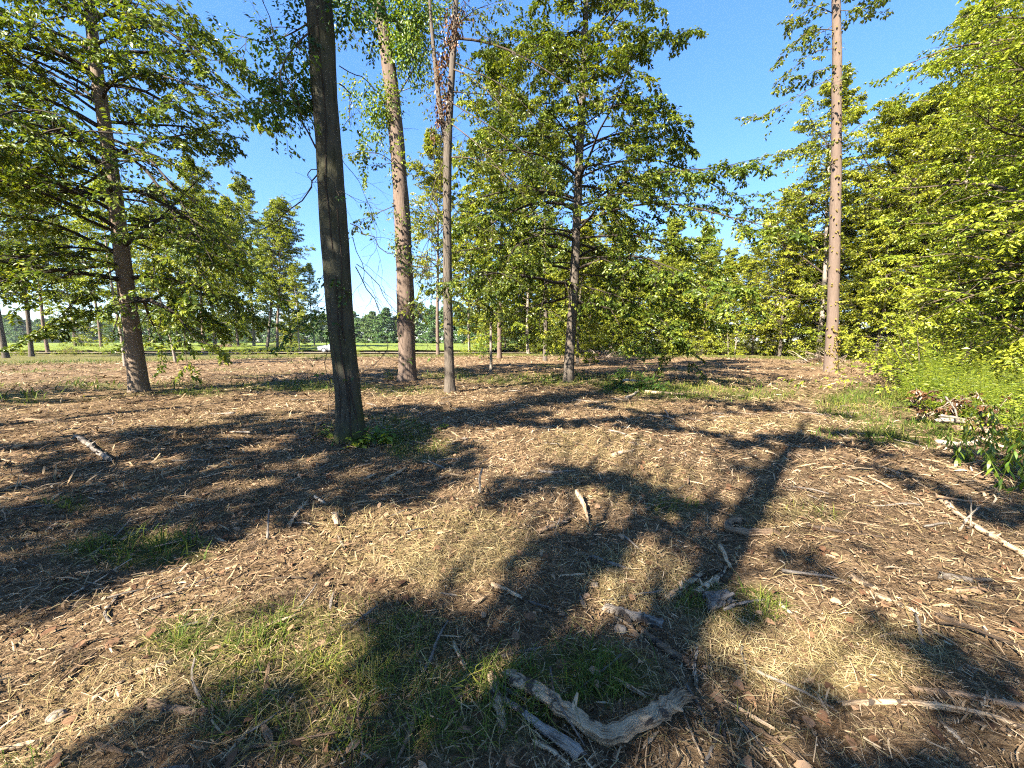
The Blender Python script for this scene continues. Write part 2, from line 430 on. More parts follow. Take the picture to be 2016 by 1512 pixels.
def patches(x, y):
    x = np.asarray(x, float); y = np.asarray(y, float)
    u, v = proj(x, y)
    ok = (y > 1.0)
    nz = fbm(x / 0.7, y / 0.7, 31, 3)
    g = ell(u, v, GRASS) * ok
    g = np.clip(g * (0.35 + 1.3 * nz), 0, 1)
    far = np.clip((np.hypot(x, y) - 40) / 6, 0, 1)
    g = np.maximum(g, far * 0.8)
    g = np.maximum(g, forest_mask(x, y) * 0.9)
    g = np.maximum(g, 0.55 * np.clip((fbm(x / 3.2, y / 3.2, 51, 3) - 0.58) * 6, 0, 1) * np.clip((np.hypot(x, y) - 7) / 6, 0, 1))
    s = ell(u, v, STRAW) * ok
    s = np.clip(s * (0.4 + 1.2 * fbm(x / 0.5, y / 0.5, 41, 2)), 0, 1) * (1 - 0.5 * g)
    return g, s

# ------------------------------------------------------------------ ground sheet
n = 410
sgrid = np.linspace(-1, 1, n)
kx = 6.6; A = 520 / math.sinh(kx)
gx = A * np.sinh(kx * sgrid); gy = A * np.sinh(kx * sgrid) + 3.0
X, Y = np.meshgrid(gx, gy)
Zg = gz(X, Y)
mb = MB()
ii = np.arange(n * n).reshape(n, n)
q = np.stack([ii[:-1, :-1], ii[:-1, 1:], ii[1:, 1:], ii[1:, :-1]], -1).reshape(-1, 4)
mb.add(np.stack([X, Y, Zg], -1), q, 0.5, 0, True)
m, nt, out = new_mat("cleared_soil")
b = principled(nt, out, 0.95, 0.08)
tc = node(nt, "ShaderNodeTexCoord")
def nz(scale, detail=5, rough=0.6, vec=None):
    t = node(nt, "ShaderNodeTexNoise"); t.inputs["Scale"].default_value = scale; t.inputs["Detail"].default_value = detail; t.inputs["Roughness"].default_value = rough
    nt.links.new(vec if vec else tc.outputs["Object"], t.inputs[0]); return t
def mixc(f, a, c, bt='MIX'):
    x = node(nt, "ShaderNodeMix", data_type='RGBA', blend_type=bt)
    for sck, val in ((0, f), (6, a), (7, c)):
        if hasattr(val, 'is_output'): nt.links.new(val, x.inputs[sck])
        elif isinstance(val, tuple): x.inputs[sck].default_value = (*val, 1)
        else: x.inputs[sck].default_value = val
    return x.outputs[2]
n_big = nz(0.35, 4); n_mid = nz(2.2, 6, 0.65); n_fine = nz(26, 6, 0.75)
def fibre(rot, sc):
    mp = node(nt, "ShaderNodeMapping"); mp.inputs["Rotation"].default_value = (0, 0, rot); mp.inputs["Scale"].default_value = (sc, sc * 7, sc)
    w = nz(3.0, 3, 0.5)
    wv = node(nt, "ShaderNodeVectorMath", operation='MULTIPLY_ADD'); wv.inputs[1].default_value = (0.22, 0.22, 0)
    nt.links.new(w.outputs["Color"], wv.inputs[0]); nt.links.new(tc.outputs["Object"], wv.inputs[2])
    nt.links.new(wv.outputs[0], mp.inputs[0])
    return nz(1.0, 4, 0.7, mp.outputs[0])
f1 = fibre(0.25, 6.0); f2 = fibre(-0.5, 5.0); f3 = fibre(1.2, 9.0)
mx = node(nt, "ShaderNodeMath", operation='MAXIMUM'); nt.links.new(f1.outputs[0], mx.inputs[0]); nt.links.new(f2.outputs[0], mx.inputs[1])
mx2 = node(nt, "ShaderNodeMath", operation='MAXIMUM'); nt.links.new(mx.outputs[0], mx2.inputs[0]); nt.links.new(f3.outputs[0], mx2.inputs[1])
soil = ramp(nt, [(0.3, (0.075, 0.047, 0.025)), (0.5, (0.155, 0.102, 0.056)), (0.7, (0.26, 0.182, 0.105))]); nt.links.new(n_mid.outputs[0], soil.inputs[0])
fr = ramp(nt, [(0.48, (0, 0, 0)), (0.68, (1, 1, 1))]); nt.links.new(mx2.outputs[0], fr.inputs[0])
chips = ramp(nt, [(0.3, (0.17, 0.115, 0.066)), (0.7, (0.42, 0.315, 0.195))]); nt.links.new(n_fine.outputs[0], chips.inputs[0])
c0 = mixc(fr.outputs[0], soil.outputs[0], chips.outputs[0])
dk = ramp(nt, [(0.36, (0.5, 0.46, 0.43)), (0.56, (1, 1, 1))]); nt.links.new(n_fine.outputs[0], dk.inputs[0])
c1 = mixc(0.8, c0, dk.outputs[0], 'MULTIPLY')
bgv = ramp(nt, [(0.35, (0.74, 0.72, 0.70)), (0.65, (1.15, 1.1, 1.05))]); nt.links.new(n_big.outputs[0], bgv.inputs[0])
c1 = mixc(0.7, c1, bgv.outputs[0], 'MULTIPLY')
ag = node(nt, "ShaderNodeAttribute", attribute_name="patch")
sp = node(nt, "ShaderNodeSeparateColor"); nt.links.new(ag.outputs["Color"], sp.inputs[0])
gcol = ramp(nt, [(0.3, (0.045, 0.060, 0.014)), (0.55, (0.085, 0.105, 0.022)), (0.75, (0.15, 0.145, 0.045))]); nt.links.new(n_fine.outputs[0], gcol.inputs[0])
gf = node(nt, "ShaderNodeMath", operation='MULTIPLY'); gf.inputs[1].default_value = 0.75; nt.links.new(sp.outputs[0], gf.inputs[0])
c2 = mixc(gf.outputs[0], c1, gcol.outputs[0])
scol = ramp(nt, [(0.3, (0.15, 0.105, 0.045)), (0.6, (0.31, 0.235, 0.11))]); nt.links.new(n_fine.outputs[0], scol.inputs[0])
sf = node(nt, "ShaderNodeMath", operation='MULTIPLY'); sf.inputs[1].default_value = 0.6; nt.links.new(sp.outputs[1], sf.inputs[0])
c3 = mixc(sf.outputs[0], c2, scol.outputs[0])
nt.links.new(c3, b.inputs["Base Color"])
ha = node(nt, "ShaderNodeMath", operation='MULTIPLY_ADD'); ha.inputs[1].default_value = 0.8
nt.links.new(mx2.outputs[0], ha.inputs[0]); nt.links.new(n_fine.outputs[0], ha.inputs[2])
hb = node(nt, "ShaderNodeMath", operation='MULTIPLY_ADD'); hb.inputs[1].default_value = 1.5
nt.links.new(n_mid.outputs[0], hb.inputs[0]); nt.links.new(ha.outputs[0], hb.inputs[2])
bu = node(nt, "ShaderNodeBump"); bu.inputs["Strength"].default_value = 1.0; bu.inputs["Distance"].default_value = 0.05
nt.links.new(hb.outputs[0], bu.inputs["Height"]); nt.links.new(bu.outputs[0], b.inputs["Normal"])
ground = mb.build("ground", m, kind="structure")
ground["label"] = "cleared woodland ground of brown soil and shredded mulch"
ca = ground.data.color_attributes.new("patch", 'FLOAT_COLOR', 'POINT')
gg, ss = patches(X.ravel(), Y.ravel())
ca.data.foreach_set("color", np.stack([gg, ss, 0 * gg, 0 * gg + 1], -1).astype(np.float32).ravel())

# ------------------------------------------------------------------ gravel road and crop field beyond the clearing
def strip(name, x0, x1, y0, y1, nx, ny, hf, mat, label):
    xs = np.linspace(x0, x1, nx); ys = np.linspace(y0, y1, ny)
    Xs, Ys = np.meshgrid(xs, ys)
    mb = MB(); i = np.arange(nx * ny).reshape(ny, nx)
    qq = np.stack([i[:-1, :-1], i[:-1, 1:], i[1:, 1:], i[1:, :-1]], -1).reshape(-1, 4)
    mb.add(np.stack([Xs, Ys, hf(Xs, Ys)], -1), qq, 0.5, 0, True)
    o = mb.build(name, mat, kind="structure"); o["label"] = label
    return o
m, nt, out = new_mat("road_gravel")
b = principled(nt, out, 0.95, 0.1); tc = node(nt, "ShaderNodeTexCoord")
r = ramp(nt, [(0.3, (0.10, 0.08, 0.055)), (0.7, (0.19, 0.155, 0.11))]); t = nz(5, 6, 0.7); nt.links.new(t.outputs[0], r.inputs[0]); nt.links.new(r.outputs[0], b.inputs["Base Color"])
strip("road", -140, 3, 50.2, 54.6, 120, 8, lambda x, y: gz(x, y) * 0 + 0.16, m, "pale gravel road between the clearing and the crop field")
m, nt, out = new_mat("crop_leaves")
b = principled(nt, out, 0.8, 0.1); tc = node(nt, "ShaderNodeTexCoord")
r = ramp(nt, [(0.3, (0.07, 0.105, 0.018)), (0.5, (0.13, 0.165, 0.028)), (0.7, (0.20, 0.22, 0.045))]); t = nz(1.2, 8, 0.75); nt.links.new(t.outputs[0], r.inputs[0]); nt.links.new(r.outputs[0], b.inputs["Base Color"])
bu = node(nt, "ShaderNodeBump"); bu.inputs["Distance"].default_value = 0.3; nt.links.new(t.outputs[0], bu.inputs["Height"]); nt.links.new(bu.outputs[0], b.inputs["Normal"])
M['crop'] = m
strip("field", -420, 14, 57, 250, 260, 110, lambda x, y: 0.18 + 0.42 * np.clip((y - 57) / 0.8, 0, 1) + 0.12 * np.sin(y * 8.2) + 0.16 * vnoise(x / 0.9, y / 0.9, 3), m, "flat bright green crop field")

# ------------------------------------------------------------------ tree growing
UP = np.array([0, 0, 1.0])
def grow(rng, start, d, length, K, droop=0.0, wander=0.1):
    N = len(start)
    P = np.empty((N, K, 3)); P[:, 0] = start
    d = nrm(d); step = (np.asarray(length) / (K - 1))[:, None]
    droop = np.broadcast_to(np.asarray(droop, float), (N,))[:, None]
    for k in range(1, K):
        d = nrm(d + rng.normal(0, wander, (N, 3)) - UP * droop / (K - 1))
        P[:, k] = P[:, k - 1] + d * step
    return P
def spawn(rng, P, n, t0, t1, ang, flat, ratio, lens):
    N, K, _ = P.shape
    t = (np.linspace(t0, t1, n)[None] + rng.uniform(-0.5, 0.5, (N, n)) * (t1 - t0) / n).clip(0.02, 0.999)
    f = t * (K - 1); i = np.floor(f).astype(int).clip(0, K - 2); w = (f - i)[..., None]
    r = np.arange(N)[:, None]
    a = P[r, i]; c = P[r, i + 1]
    pos = a * (1 - w) + c * w
    tan = nrm(c - a)
    side = nrm(np.cross(tan, UP) + 1e-6)
    up2 = np.cross(side, tan)
    sg = np.where((np.arange(n)[None] + rng.integers(0, 2, (N, 1))) % 2 == 0, 1.0, -1.0)[..., None]
    ph = rng.normal(0, flat, (N, n))[..., None]
    an = (ang + rng.normal(0, 0.18, (N, n)))[..., None]
    d = tan * np.cos(an) + (side * sg * np.cos(ph) + up2 * np.sin(ph)) * np.sin(an)
    ln = lens[:, None] * ratio * (1.08 - 0.65 * t) * rng.uniform(0.65, 1.2, (N, n))
    return pos.reshape(-1, 3), d.reshape(-1, 3), ln.reshape(-1), t.reshape(-1)
def taper(P, r0, r1, pw=1.0):
    K = P.shape[1]
    s = np.linspace(0, 1, K)[None] ** pw
    return np.asarray(r0)[:, None] * (1 - s) + np.asarray(r1)[:, None] * s
def resample(pts, K):
    pts = np.asarray(pts, float)
    d = np.concatenate([[0], np.cumsum(np.linalg.norm(np.diff(pts, axis=0), axis=1))])
    # smooth through the points
    tt = np.linspace(0, d[-1], K)
    o = np.stack([np.interp(tt, d, pts[:, k]) for k in range(3)], -1)
    for _ in range(2):
        o[1:-1] = 0.25 * o[:-2] + 0.5 * o[1:-1] + 0.25 * o[2:]
    return o
def leafy(rng, mb, P, nl, size, wid=0.52, dropf=0.45, spread=1.0, mat=0, bias=0.0, lo=0.1):
    """leaves along twigs P (N,K,3)"""
    N, K, _ = P.shape
    t = rng.uniform(lo, 1.0, (N, nl)); f = t * (K - 1); i = np.floor(f).astype(int).clip(0, K - 2); w = (f - i)[..., None]
    r = np.arange(N)[:, None]
    pos = P[r, i] * (1 - w) + P[r, i + 1] * w
    tan = nrm(P[r, i + 1] - P[r, i])
    side = nrm(np.cross(tan, UP) + 1e-6)
    sg = rng.choice([-1.0, 1.0], (N, nl))[..., None]
    d = tan * rng.uniform(0.0, 0.9, (N, nl))[..., None] + side * sg * spread - UP * dropf * rng.uniform(0.2, 1.6, (N, nl))[..., None] + rng.normal(0, 0.28, (N, nl, 3))
    nn = UP + rng.normal(0, 0.42, (N, nl, 3)) + tan * 0.2
    L = rng.uniform(size[0], size[1], (N, nl))
    pos = pos + nrm(d) * L[..., None] * 0.25
    at = 0.55 * rng.uniform(0, 1, (N, nl)) + 0.45 * rng.uniform(0, 1, (N, 1)) + bias
    leaves(mb, pos.reshape(-1, 3), d.reshape(-1, 3), nn.reshape(-1, 3), L.ravel(), L.ravel() * wid, at.ravel().clip(0, 1), mat)
def crown(rng, trunk, h0, h1, n1, prof, n2=9, n3=5, nl=18, leaf=(0.07, 0.12), droop=0.45, el=(0.05, 0.9), r1=0.05, extra=None, twigs=True, az=None, ang=0.85, flat=0.3, bias=0.0, dropf=0.45, l2=0.42, wander=0.1):
    """returns wood builder (limbs), leaf builder"""
    wood, lv = MB(), MB()
    Ps, Ls, Rs = [], [], []
    if n1:
        h = h0 + (h1 - h0) * (np.linspace(0, 1, n1) + rng.uniform(-0.5, 0.5, n1) / n1).clip(0, 1)
        s = (h - h0) / max(h1 - h0, 1e-6)
        a = (np.arange(n1) * 2.39996 + rng.normal(0, 0.4, n1)) if az is None else rng.uniform(az[0], az[1], n1)
        e = el[0] + (el[1] - el[0]) * s ** 1.3 + rng.normal(0, 0.1, n1)
        st = np.stack([trunk(x) for x in h])
        L = np.array([prof(x) for x in s]) * rng.uniform(0.7, 1.15, n1)
        d = np.stack([np.cos(a) * np.cos(e), np.sin(a) * np.cos(e), np.sin(e)], -1)
        Ps.append(grow(rng, st, d, L, 9, droop, wander)); Ls.append(L); Rs.append(np.clip(r1 * L / 4.0, 0.012, 0.14))
    for pts, rr in (extra or []):
        p = resample(pts, 9); Ps.append(p[None]); Ls.append(np.array([np.linalg.norm(np.diff(p, axis=0), axis=1).sum()])); Rs.append(np.array([rr]))
    P1 = np.concatenate(Ps); L1 = np.concatenate(Ls); R1 = np.concatenate(Rs)
    tubes(wood, P1, taper(P1, R1, R1 * 0.12), 6, rng.uniform(0, 1, len(P1)))
    p, d, l, t = spawn(rng, P1, n2, 0.18, 1.0, ang, flat, l2, L1)
    l = np.maximum(l, 0.45)
    P2 = grow(rng, p, d, l, 6, droop * 0.8, wander)
    rr = np.repeat(R1, n2) * (1 - 0.8 * t) * 0.42 + 0.004
    tubes(wood, P2, taper(P2, rr, rr * 0.2), 4, rng.uniform(0, 1, len(P2)))
    p, d, l3, t = spawn(rng, P2, n3, 0.2, 1.0, 0.75, 0.4, 0.5, np.maximum(l, 0.8))
    l3 = np.clip(l3, 0.25, 1.1)
    P3 = grow(rng, p, d, l3, 4, 0.35, 0.15)
    if twigs:
        tubes(wood, P3[:, ::3], np.full((len(P3), 2), 0.0035) * np.array([1.3, 0.6]), 3, rng.uniform(0, 1, len(P3)))
    leafy(rng, lv, P3, nl, leaf, bias=bias, dropf=dropf)
    return wood, lv
def trunk_mesh(rng, path, radii, sides=18, ds=0.16, flare=0.7, rough=0.05, fh=0.3):
    path = np.asarray(path, float); radii = np.asarray(radii, float)
    dd = np.concatenate([[0], np.cumsum(np.linalg.norm(np.diff(path, axis=0), axis=1))])
    K = max(8, int(dd[-1] / ds))
    tt = np.linspace(0, dd[-1], K)
    C = np.stack([np.interp(tt, dd, path[:, k]) for k in range(3)], -1)
    R = np.interp(tt, dd, radii)
    for _ in range(4):
        C[1:-1] = 0.25 * C[:-2] + 0.5 * C[1:-1] + 0.25 * C[2:]
    a = np.arange(sides) * 2 * math.pi / sides
    ph = rng.uniform(0, 6.28, 3)
    lob = 0.5 + 0.5 * np.cos(a * 4 + ph[0]) * (0.6 + 0.4 * np.cos(a + ph[1]))
    fl = np.exp(-np.maximum(tt, 0) / fh)[:, None] * flare * (0.35 + 0.9 * lob[None])
    nzs = vnoise(np.cos(a)[None] * 2.2 + 7 + 0 * tt[:, None], np.sin(a)[None] * 2.2 + tt[:, None] * 1.3, 3) - 0.5
    nzf = vnoise(a[None] * 5 + 0 * tt[:, None], tt[:, None] * 2.4, 8) - 0.5
    rad = R[:, None] * (1 + fl + rough * 2.0 * nzs + rough * nzf)
    V = np.stack([C[:, None, 0] + rad * np.cos(a)[None], C[:, None, 1] + rad * np.sin(a)[None], np.repeat(C[:, None, 2], sides, 1)], -1)
    mb = MB()
    i = np.arange(K * sides).reshape(K, sides)
    q = np.stack([i[:-1], np.roll(i, -1, 1)[:-1], np.roll(i, -1, 1)[1:], i[1:]], -1).reshape(-1, 4)
    mb.add(V, q, 0.5, 0, True)
    mb.f.append((i[-1][None], np.array([0.5]), 0, False))
    return mb, (lambda h: np.array([np.interp(h, C[:, 2], C[:, k]) for k in range(2)] + [h]))

# ------------------------------------------------------------------ hero trees
SAZ = math.atan2(S[1], S[0])
def path_px(pts, Y):
    return np.array([at_depth(u, v, Y) for u, v in pts])
def limb_px(pts, Y0, Y1, base):
    k = len(pts)
    return np.array([at_depth(u, v, Y0 + (Y1 - Y0) * i / (k - 1)) for i, (u, v) in enumerate(pts)]) - base
def hero(name, label, px, radii, bark, seed, group=None, flare=0.6, sides=22, rough=0.05, fh=0.3):
    rng = np.random.default_rng(seed)
    bx, by = G(*px[0])
    base = np.array([bx, by, float(gz(bx, by)) - 0.03])
    P = path_px(px, by) - base
    P[0, 2] = -0.15
    t = empty(name, base, label, "tree", group)
    mb, fn = trunk_mesh(rng, P, radii, sides, 0.13, flare, rough, fh)
    mb.build("trunk", M[bark], t)
    return rng, base, by, t, fn
def finish(t, wood, lv, leafm, twigm='twig', barkm=None):
    if wood is not None: wood.build("branches", M[barkm or twigm], t, kind="stuff")
    if lv is not None: lv.build("crown", M[leafm], t, kind="stuff")

# leaning tree with layered drooping branches
rng, base, Y1, t, fn = hero("shade_tree", "leaning tan trunked tree with dark drooping boughs and a sunlit flared base",
    [(275,774),(264,680),(250,580),(238,480),(224,370),(206,250),(187,110),(172,-20),(150,-220),(135,-400)], [.25,.215,.2,.19,.175,.155,.135,.12,.08,.04], 'bark_tan', 11, flare=0.35)
ex = []
for pts, dy, r in [([(238,500),(150,482),(70,492),(-30,530)],-2.0,.045),([(222,360),(110,312),(0,288),(-120,300)],-2.5,.06),([(214,300),(110,252),(0,232),(-100,240)],-3.5,.07),
                   ([(190,150),(90,90),(-20,10),(-120,-60)],-1.5,.07),([(214,285),(300,330),(345,430),(385,520),(412,600)],-1.0,.05),([(210,270),(290,300),(350,380),(420,520)],-3.0,.045),
                   ([(228,390),(320,400),(400,440),(470,500)],-1.5,.035),([(195,170),(290,140),(360,160),(440,195)],-2.5,.04),([(186,90),(280,40),(350,70),(415,120)],-3.0,.04),
                   ([(240,520),(180,560),(120,620),(80,660)],-1.5,.025),([(248,575),(310,560),(370,590),(430,640)],1.0,.02),([(226,330),(150,370),(60,420),(-40,470)],1.5,.04),
                   ([(200,200),(120,150),(30,120),(-80,130)],2.0,.04),([(236,470),(290,480),(340,520),(380,600)],2.5,.03),([(182,60),(110,0),(30,-60)],-3,.05),([(180,50),(250,-10),(330,-20)],-3.5,.04)]:
    ex.append((limb_px(pts, Y1, Y1 + dy, base), r))
w, l = crown(rng, fn, 2.6, 15.5, 40, lambda s: 4.6 * (1 - s) ** 0.6 + 0.6, n2=10, n3=6, nl=29, leaf=(0.075, 0.14), droop=0.7, el=(0.25, 1.0), l2=.5, flat=.45, r1=0.07, extra=ex)
finish(t, w, l, 'leaf_mid', barkm='bark_dark')
w, l = crown(rng, fn, 3.6, 11.5, 14, lambda s: 3.6, n2=9, n3=6, nl=16, leaf=(0.08, 0.14), droop=0.5, el=(0.35, 0.6), r1=0.06, az=(SAZ - .45, SAZ + .45))  # boughs added on the sun side to put the trunk in shade
w.build("added_shade_boughs", M['bark_dark'], t, kind="stuff"); l.build("added_shade_leaves", M['leaf_mid'], t, kind="stuff")

# mossy trunk by itself in the clearing
rng, base, Y2, t2, fn = hero("mossy_tree", "tall straight trunk with mossy green bark and dark cracks, leafy weeds around its foot",
    [(692,868),(686,790),(676,690),(668,600),(659,470),(648,300),(637,150),(627,0),(618,-150),(600,-500),(590,-900)], [.225,.2,.195,.19,.187,.182,.178,.172,.165,.14,.08], 'bark_moss', 22, flare=0.55, sides=30, fh=0.28, rough=0.07)
ex = []
for pts, dy, r in [([(640,40),(585,80),(545,140),(560,215)],-0.7,.018),([(640,20),(590,60),(520,90),(475,70)],0.3,.015),([(645,90),(600,130),(560,190),(540,235)],0.4,.015),
                   ([(630,0),(690,10),(735,45)],0.5,.014),([(660,480),(640,590),(615,610),(600,632)],-0.5,.006)]:
    ex.append((limb_px(pts, Y2, Y2 + dy, base), r))
w, l = crown(rng, fn, 7.0, 13.0, 10, lambda s: 2.4, n2=5, n3=4, nl=14, leaf=(0.05, 0.085), droop=0.4, el=(0.3, 0.9), r1=0.05, extra=ex, l2=0.3)
finish(t2, w, l, 'leaf_dark')
bw = MB(); blv = MB()
for pts, dy, r in [([(622,292),(600,240),(575,180),(555,100),(520,10),(505,-40)],-0.5,.014),([(640,318),(612,370),(560,425),(500,462),(450,482)],-0.6,.012),([(630,333),(600,330),(588,345),(620,356),(690,380),(740,410)],-0.5,.007),
                   ([(668,165),(692,185),(690,235),(674,258)],-0.4,.01),([(700,525),(735,590),(765,640),(770,680),(750,715),(712,735),(690,760)],-0.4,.009),([(702,520),(750,570),(795,640),(850,690)],-0.5,.007),
                   ([(690,440),(740,480),(800,510),(860,560)],-0.5,.008),([(695,470),(720,560),(760,620),(830,640)],-0.3,.006),([(665,300),(720,380),(745,470),(750,560)],-0.2,.005),([(660,600),(640,700),(650,770),(640,850)],-0.45,.008),
                   ([(672,640),(740,690),(790,720)],-0.6,.006),([(668,130),(720,150),(760,210),(790,260)],-0.3,.008),([(650,590),(620,600),(590,600)],-0.5,.004),([(660,745),(610,735),(580,720)],-0.5,.004)]:
    p = resample(limb_px(pts, Y2, Y2 + dy, base), 12)[None]
    p[:, 1:-1] += rng.normal(0, 0.02, p[:, 1:-1].shape)
    tubes(bw, p, taper(p, np.array([r]), np.array([r * .3])), 5, 0.4)
    L = np.array([np.linalg.norm(np.diff(p[0], axis=0), axis=1).sum()])
    pp, d, ln, _ = spawn(rng, p, 7, 0.2, 1.0, 0.7, 0.8, 0.42, L)
    P2 = grow(rng, pp, d, np.clip(ln, .1, .6), 6, 0.15, 0.22)
    tubes(bw, P2, np.full((len(P2), 6), .0028) * np.linspace(1.2, .5, 6), 3, 0.4)
    pp, d, ln, _ = spawn(rng, P2, 3, 0.3, 1.0, 0.6, 0.8, 0.5, np.clip(ln, .1, .6))
    P3 = grow(rng, pp, d, np.clip(ln, .06, .3), 4, 0.1, 0.2)
    tubes(bw, P3, np.full((len(P3), 4), .0016), 3, 0.4)
    k = rng.choice(len(P2), 2, False)
    leafy(rng, blv, P2[k], 5, (0.05, 0.09), lo=0.4)
vf = MB()
def clump(mb, rng, c, r, n, size, hang=0.5, bias=0.0, mat=0):
    k = max(3, n // 26)
    cc = rng.normal(0, 0.5, (k, 3)) * np.asarray(r) + c
    ci = rng.integers(0, k, n)
    p = cc[ci] + rng.normal(0, 0.26, (n, 3)) * np.asarray(r)
    o = nrm(p - c + 1e-6)
    d = o * 0.7 - UP * hang + rng.normal(0, 0.4, (n, 3)); nn = o * 0.6 + UP * 0.7 + rng.normal(0, 0.35, (n, 3))
    L = rng.uniform(size[0], size[1], n)
    at = (0.5 * rng.uniform(0, 1, n) + 0.5 * rng.uniform(0, 1, k)[ci] + bias).clip(0, 1)
    leaves(mb, p, d, nn, L, L * 0.65, at, mat)
for u, v, r_, n_ in [(555,205,(.32,.3,.22),420),(540,165,(.28,.3,.25),300),(590,190,(.25,.25,.2),220),(525,225,(.2,.2,.14),150),(575,110,(.3,.3,.25),200),(600,60,(.25,.25,.3),160),(515,80,(.2,.2,.2),70),(690,20,(.35,.3,.2),200),(735,30,(.2,.2,.2),90),(600,150,(.2,.2,.3),120),(640,5,(.4,.4,.3),160)]:
    clump(vf, rng, at_depth(u, v, Y2 - .1) - base, r_, n_, (.045, .085), bias=-.1)
vf.build("hanging_foliage", M['leaf_dark'], t2, kind="stuff")
bw.build("bare_branches", M['twig'], t2, kind="stuff")
blv.build("sprig_leaves", M['leaf_dark'], t2, kind="stuff")
kb = MB(); a = at_depth(632, 292, Y2) - base; c = at_depth(619, 287, Y2) - base
tubes(kb, resample([a, 0.5 * (a + c), c], 6), np.array([.06, .055, .045, .04, .032, .012]), 9, 0.5); kb.build("branch_stub", M['bark_dark'], t2)
kb = MB()  # dark raised tubes standing for cracks in the bark
for z0, z1, a0, a1, r in ((0.05, 2.6, -1.15, -1.35, .012), (.2, 1.1, -.75, -.95, .014), (1.6, 3.6, -1.0, -.8, .010), (3.0, 6.5, -1.5, -1.2, .010), (0.0, 1.6, -1.75, -1.9, .009)):
    zz = np.linspace(z0, z1, 24); aa = np.linspace(a0, a1, 24) + .10 * np.sin(zz * 3.1 + r * 500) + rng.normal(0, .02, 24)
    rad = np.interp(zz, [0, .15, .4, 1, 8], [.30, .25, .215, .198, .175]) * 1.0
    p = np.stack([fn(q) for q in zz]) + np.stack([np.cos(aa) * rad, np.sin(aa) * rad, 0 * aa], -1)
    tubes(kb, p, np.full(24, r) * rng.uniform(.7, 1.2, 24), 6, .3)
kb.build("bark_crack_tubes", M['bark_dark'], t2, kind="stuff")

# tall pale trunk wrapped in ivy
rng, base, Y3, t3, fn = hero("ivy_clad_tree", "tall thick pale trunk with ivy bunched high up, weeds at its foot",
    [(802,750),(801,700),(799,600),(793,450),(783,300),(771,170),(755,60),(742,-20),(725,-150),(710,-350)], [.36,.34,.33,.31,.275,.26,.235,.21,.17,.1], 'bark_pale', 33, flare=0.5, rough=0.06)
ex = []
for pts, dy, r in [([(748,50),(715,30),(700,10),(690,-30)],0.5,.05),([(775,200),(820,130),(860,60),(900,40)],-1,.03),([(790,400),(740,420),(690,450)],-1,.02),([(796,520),(850,530),(900,500)],-1,.02),([(760,80),(820,40),(880,-10)],1,.05),([(785,330),(750,300),(700,300)],-1,.02)]:
    ex.append((limb_px(pts, Y3, Y3 + dy, base), r))
w, l = crown(rng, fn, 13.5, 22, 12, lambda s: 3.2, n2=6, n3=4, nl=12, leaf=(0.09, 0.15), droop=0.4, el=(0.2, 0.9), r1=0.08, extra=ex)
finish(t3, w, l, 'leaf_mid', barkm='bark_grey')
iv = MB()
for u, v, rr, nn in [(806,40,(1.0,.8,1.2),1900),(795,95,(.8,.7,.8),1200),(830,20,(.9,.6,.7),700),(815,130,(.5,.4,.8),450),(745,205,(.9,.6,.7),900),(715,180,(.5,.4,.5),260),(735,255,(.45,.35,.6),340),(722,310,(.2,.2,.7),160),(716,345,(.14,.14,.5),90),
                     (790,470,(.45,.4,.9),160),(800,560,(.4,.4,1.2),110),(782,330,(.4,.4,.8),130),(700,20,(.9,.6,.5),380),(760,-40,(1.2,.8,1),700)]:
    clump(iv, rng, at_depth(u, v, Y3 - 0.35) - base, rr, nn, (0.08, 0.15))
iv.build("ivy", M['leaf_ivy'], t3, kind="stuff")

# forked slender tree with withered red leaves
rng, base, Y4, t4, fn = hero("forked_tree", "slender grey tree forking high up, with withered red leaves and a twiggy knot",
    [(886,774),(884,700),(881,560),(880,430),(881,290),(888,170),(895,60),(900,-40),(908,-200),(912,-330)], [.165,.145,.132,.125,.12,.095,.08,.07,.045,.02], 'bark_grey', 44, flare=0.5)
fk = MB(); p = resample(limb_px([(881,290),(870,240),(862,180),(855,110),(848,40),(842,-60)], Y4, Y4 + .3, base), 14)
tubes(fk, p, np.linspace(.09, .03, 14), 9, .5); fk.build("fork_limb", M['bark_grey'], t4)
ex = []
for pts, dy, r in [([(896,75),(960,78),(1030,110),(1110,160),(1190,215)],-2.2,.035),([(889,135),(930,150),(970,190),(1010,230)],-1.5,.025),([(884,180),(950,185),(1030,195)],-1,.018),([(882,310),(930,308),(985,330),(1030,380)],-1,.02),
                   ([(884,240),(950,290),(1010,370)],-2,.018),([(880,440),(930,440),(980,470)],1,.012),([(890,60),(930,20),(990,0)],1,.02),([(881,300),(850,370),(845,450)],-.5,.012),([(880,560),(930,600),(1000,625)],-2,.012),([(880,540),(840,590),(810,605)],-2,.01),
                   ([(885,200),(985,260),(1090,350)],-2.5,.02),([(889,120),(1000,170),(1080,260)],-.5,.02)]:
    ex.append((limb_px(pts, Y4, Y4 + dy, base), r))
w, l = crown(rng, fn, 9, 14, 7, lambda s: 2.0, n2=7, n3=4, nl=9, leaf=(0.07, 0.12), droop=0.6, el=(-0.1, 0.5), r1=0.03, extra=ex, l2=0.3)
finish(t4, w, l, 'leaf_mid')
rl = MB()
for u, v, rr, nn in [(872,200,(.18,.18,.9),160),(866,150,(.2,.2,.7),150),(885,60,(.3,.25,.6),170),(862,235,(.15,.15,.5),80),(893,10,(.4,.3,.4),110),(880,105,(.3,.3,.4),90)]:
    clump(rl, rng, at_depth(u, v, Y4 - .1) - base, rr, nn, (0.07, 0.12), hang=1.2)
rl.build("withered_leaves", M['leaf_red'], t4, kind="stuff")
kn = MB()
c = at_depth(876, 262, Y4) - base
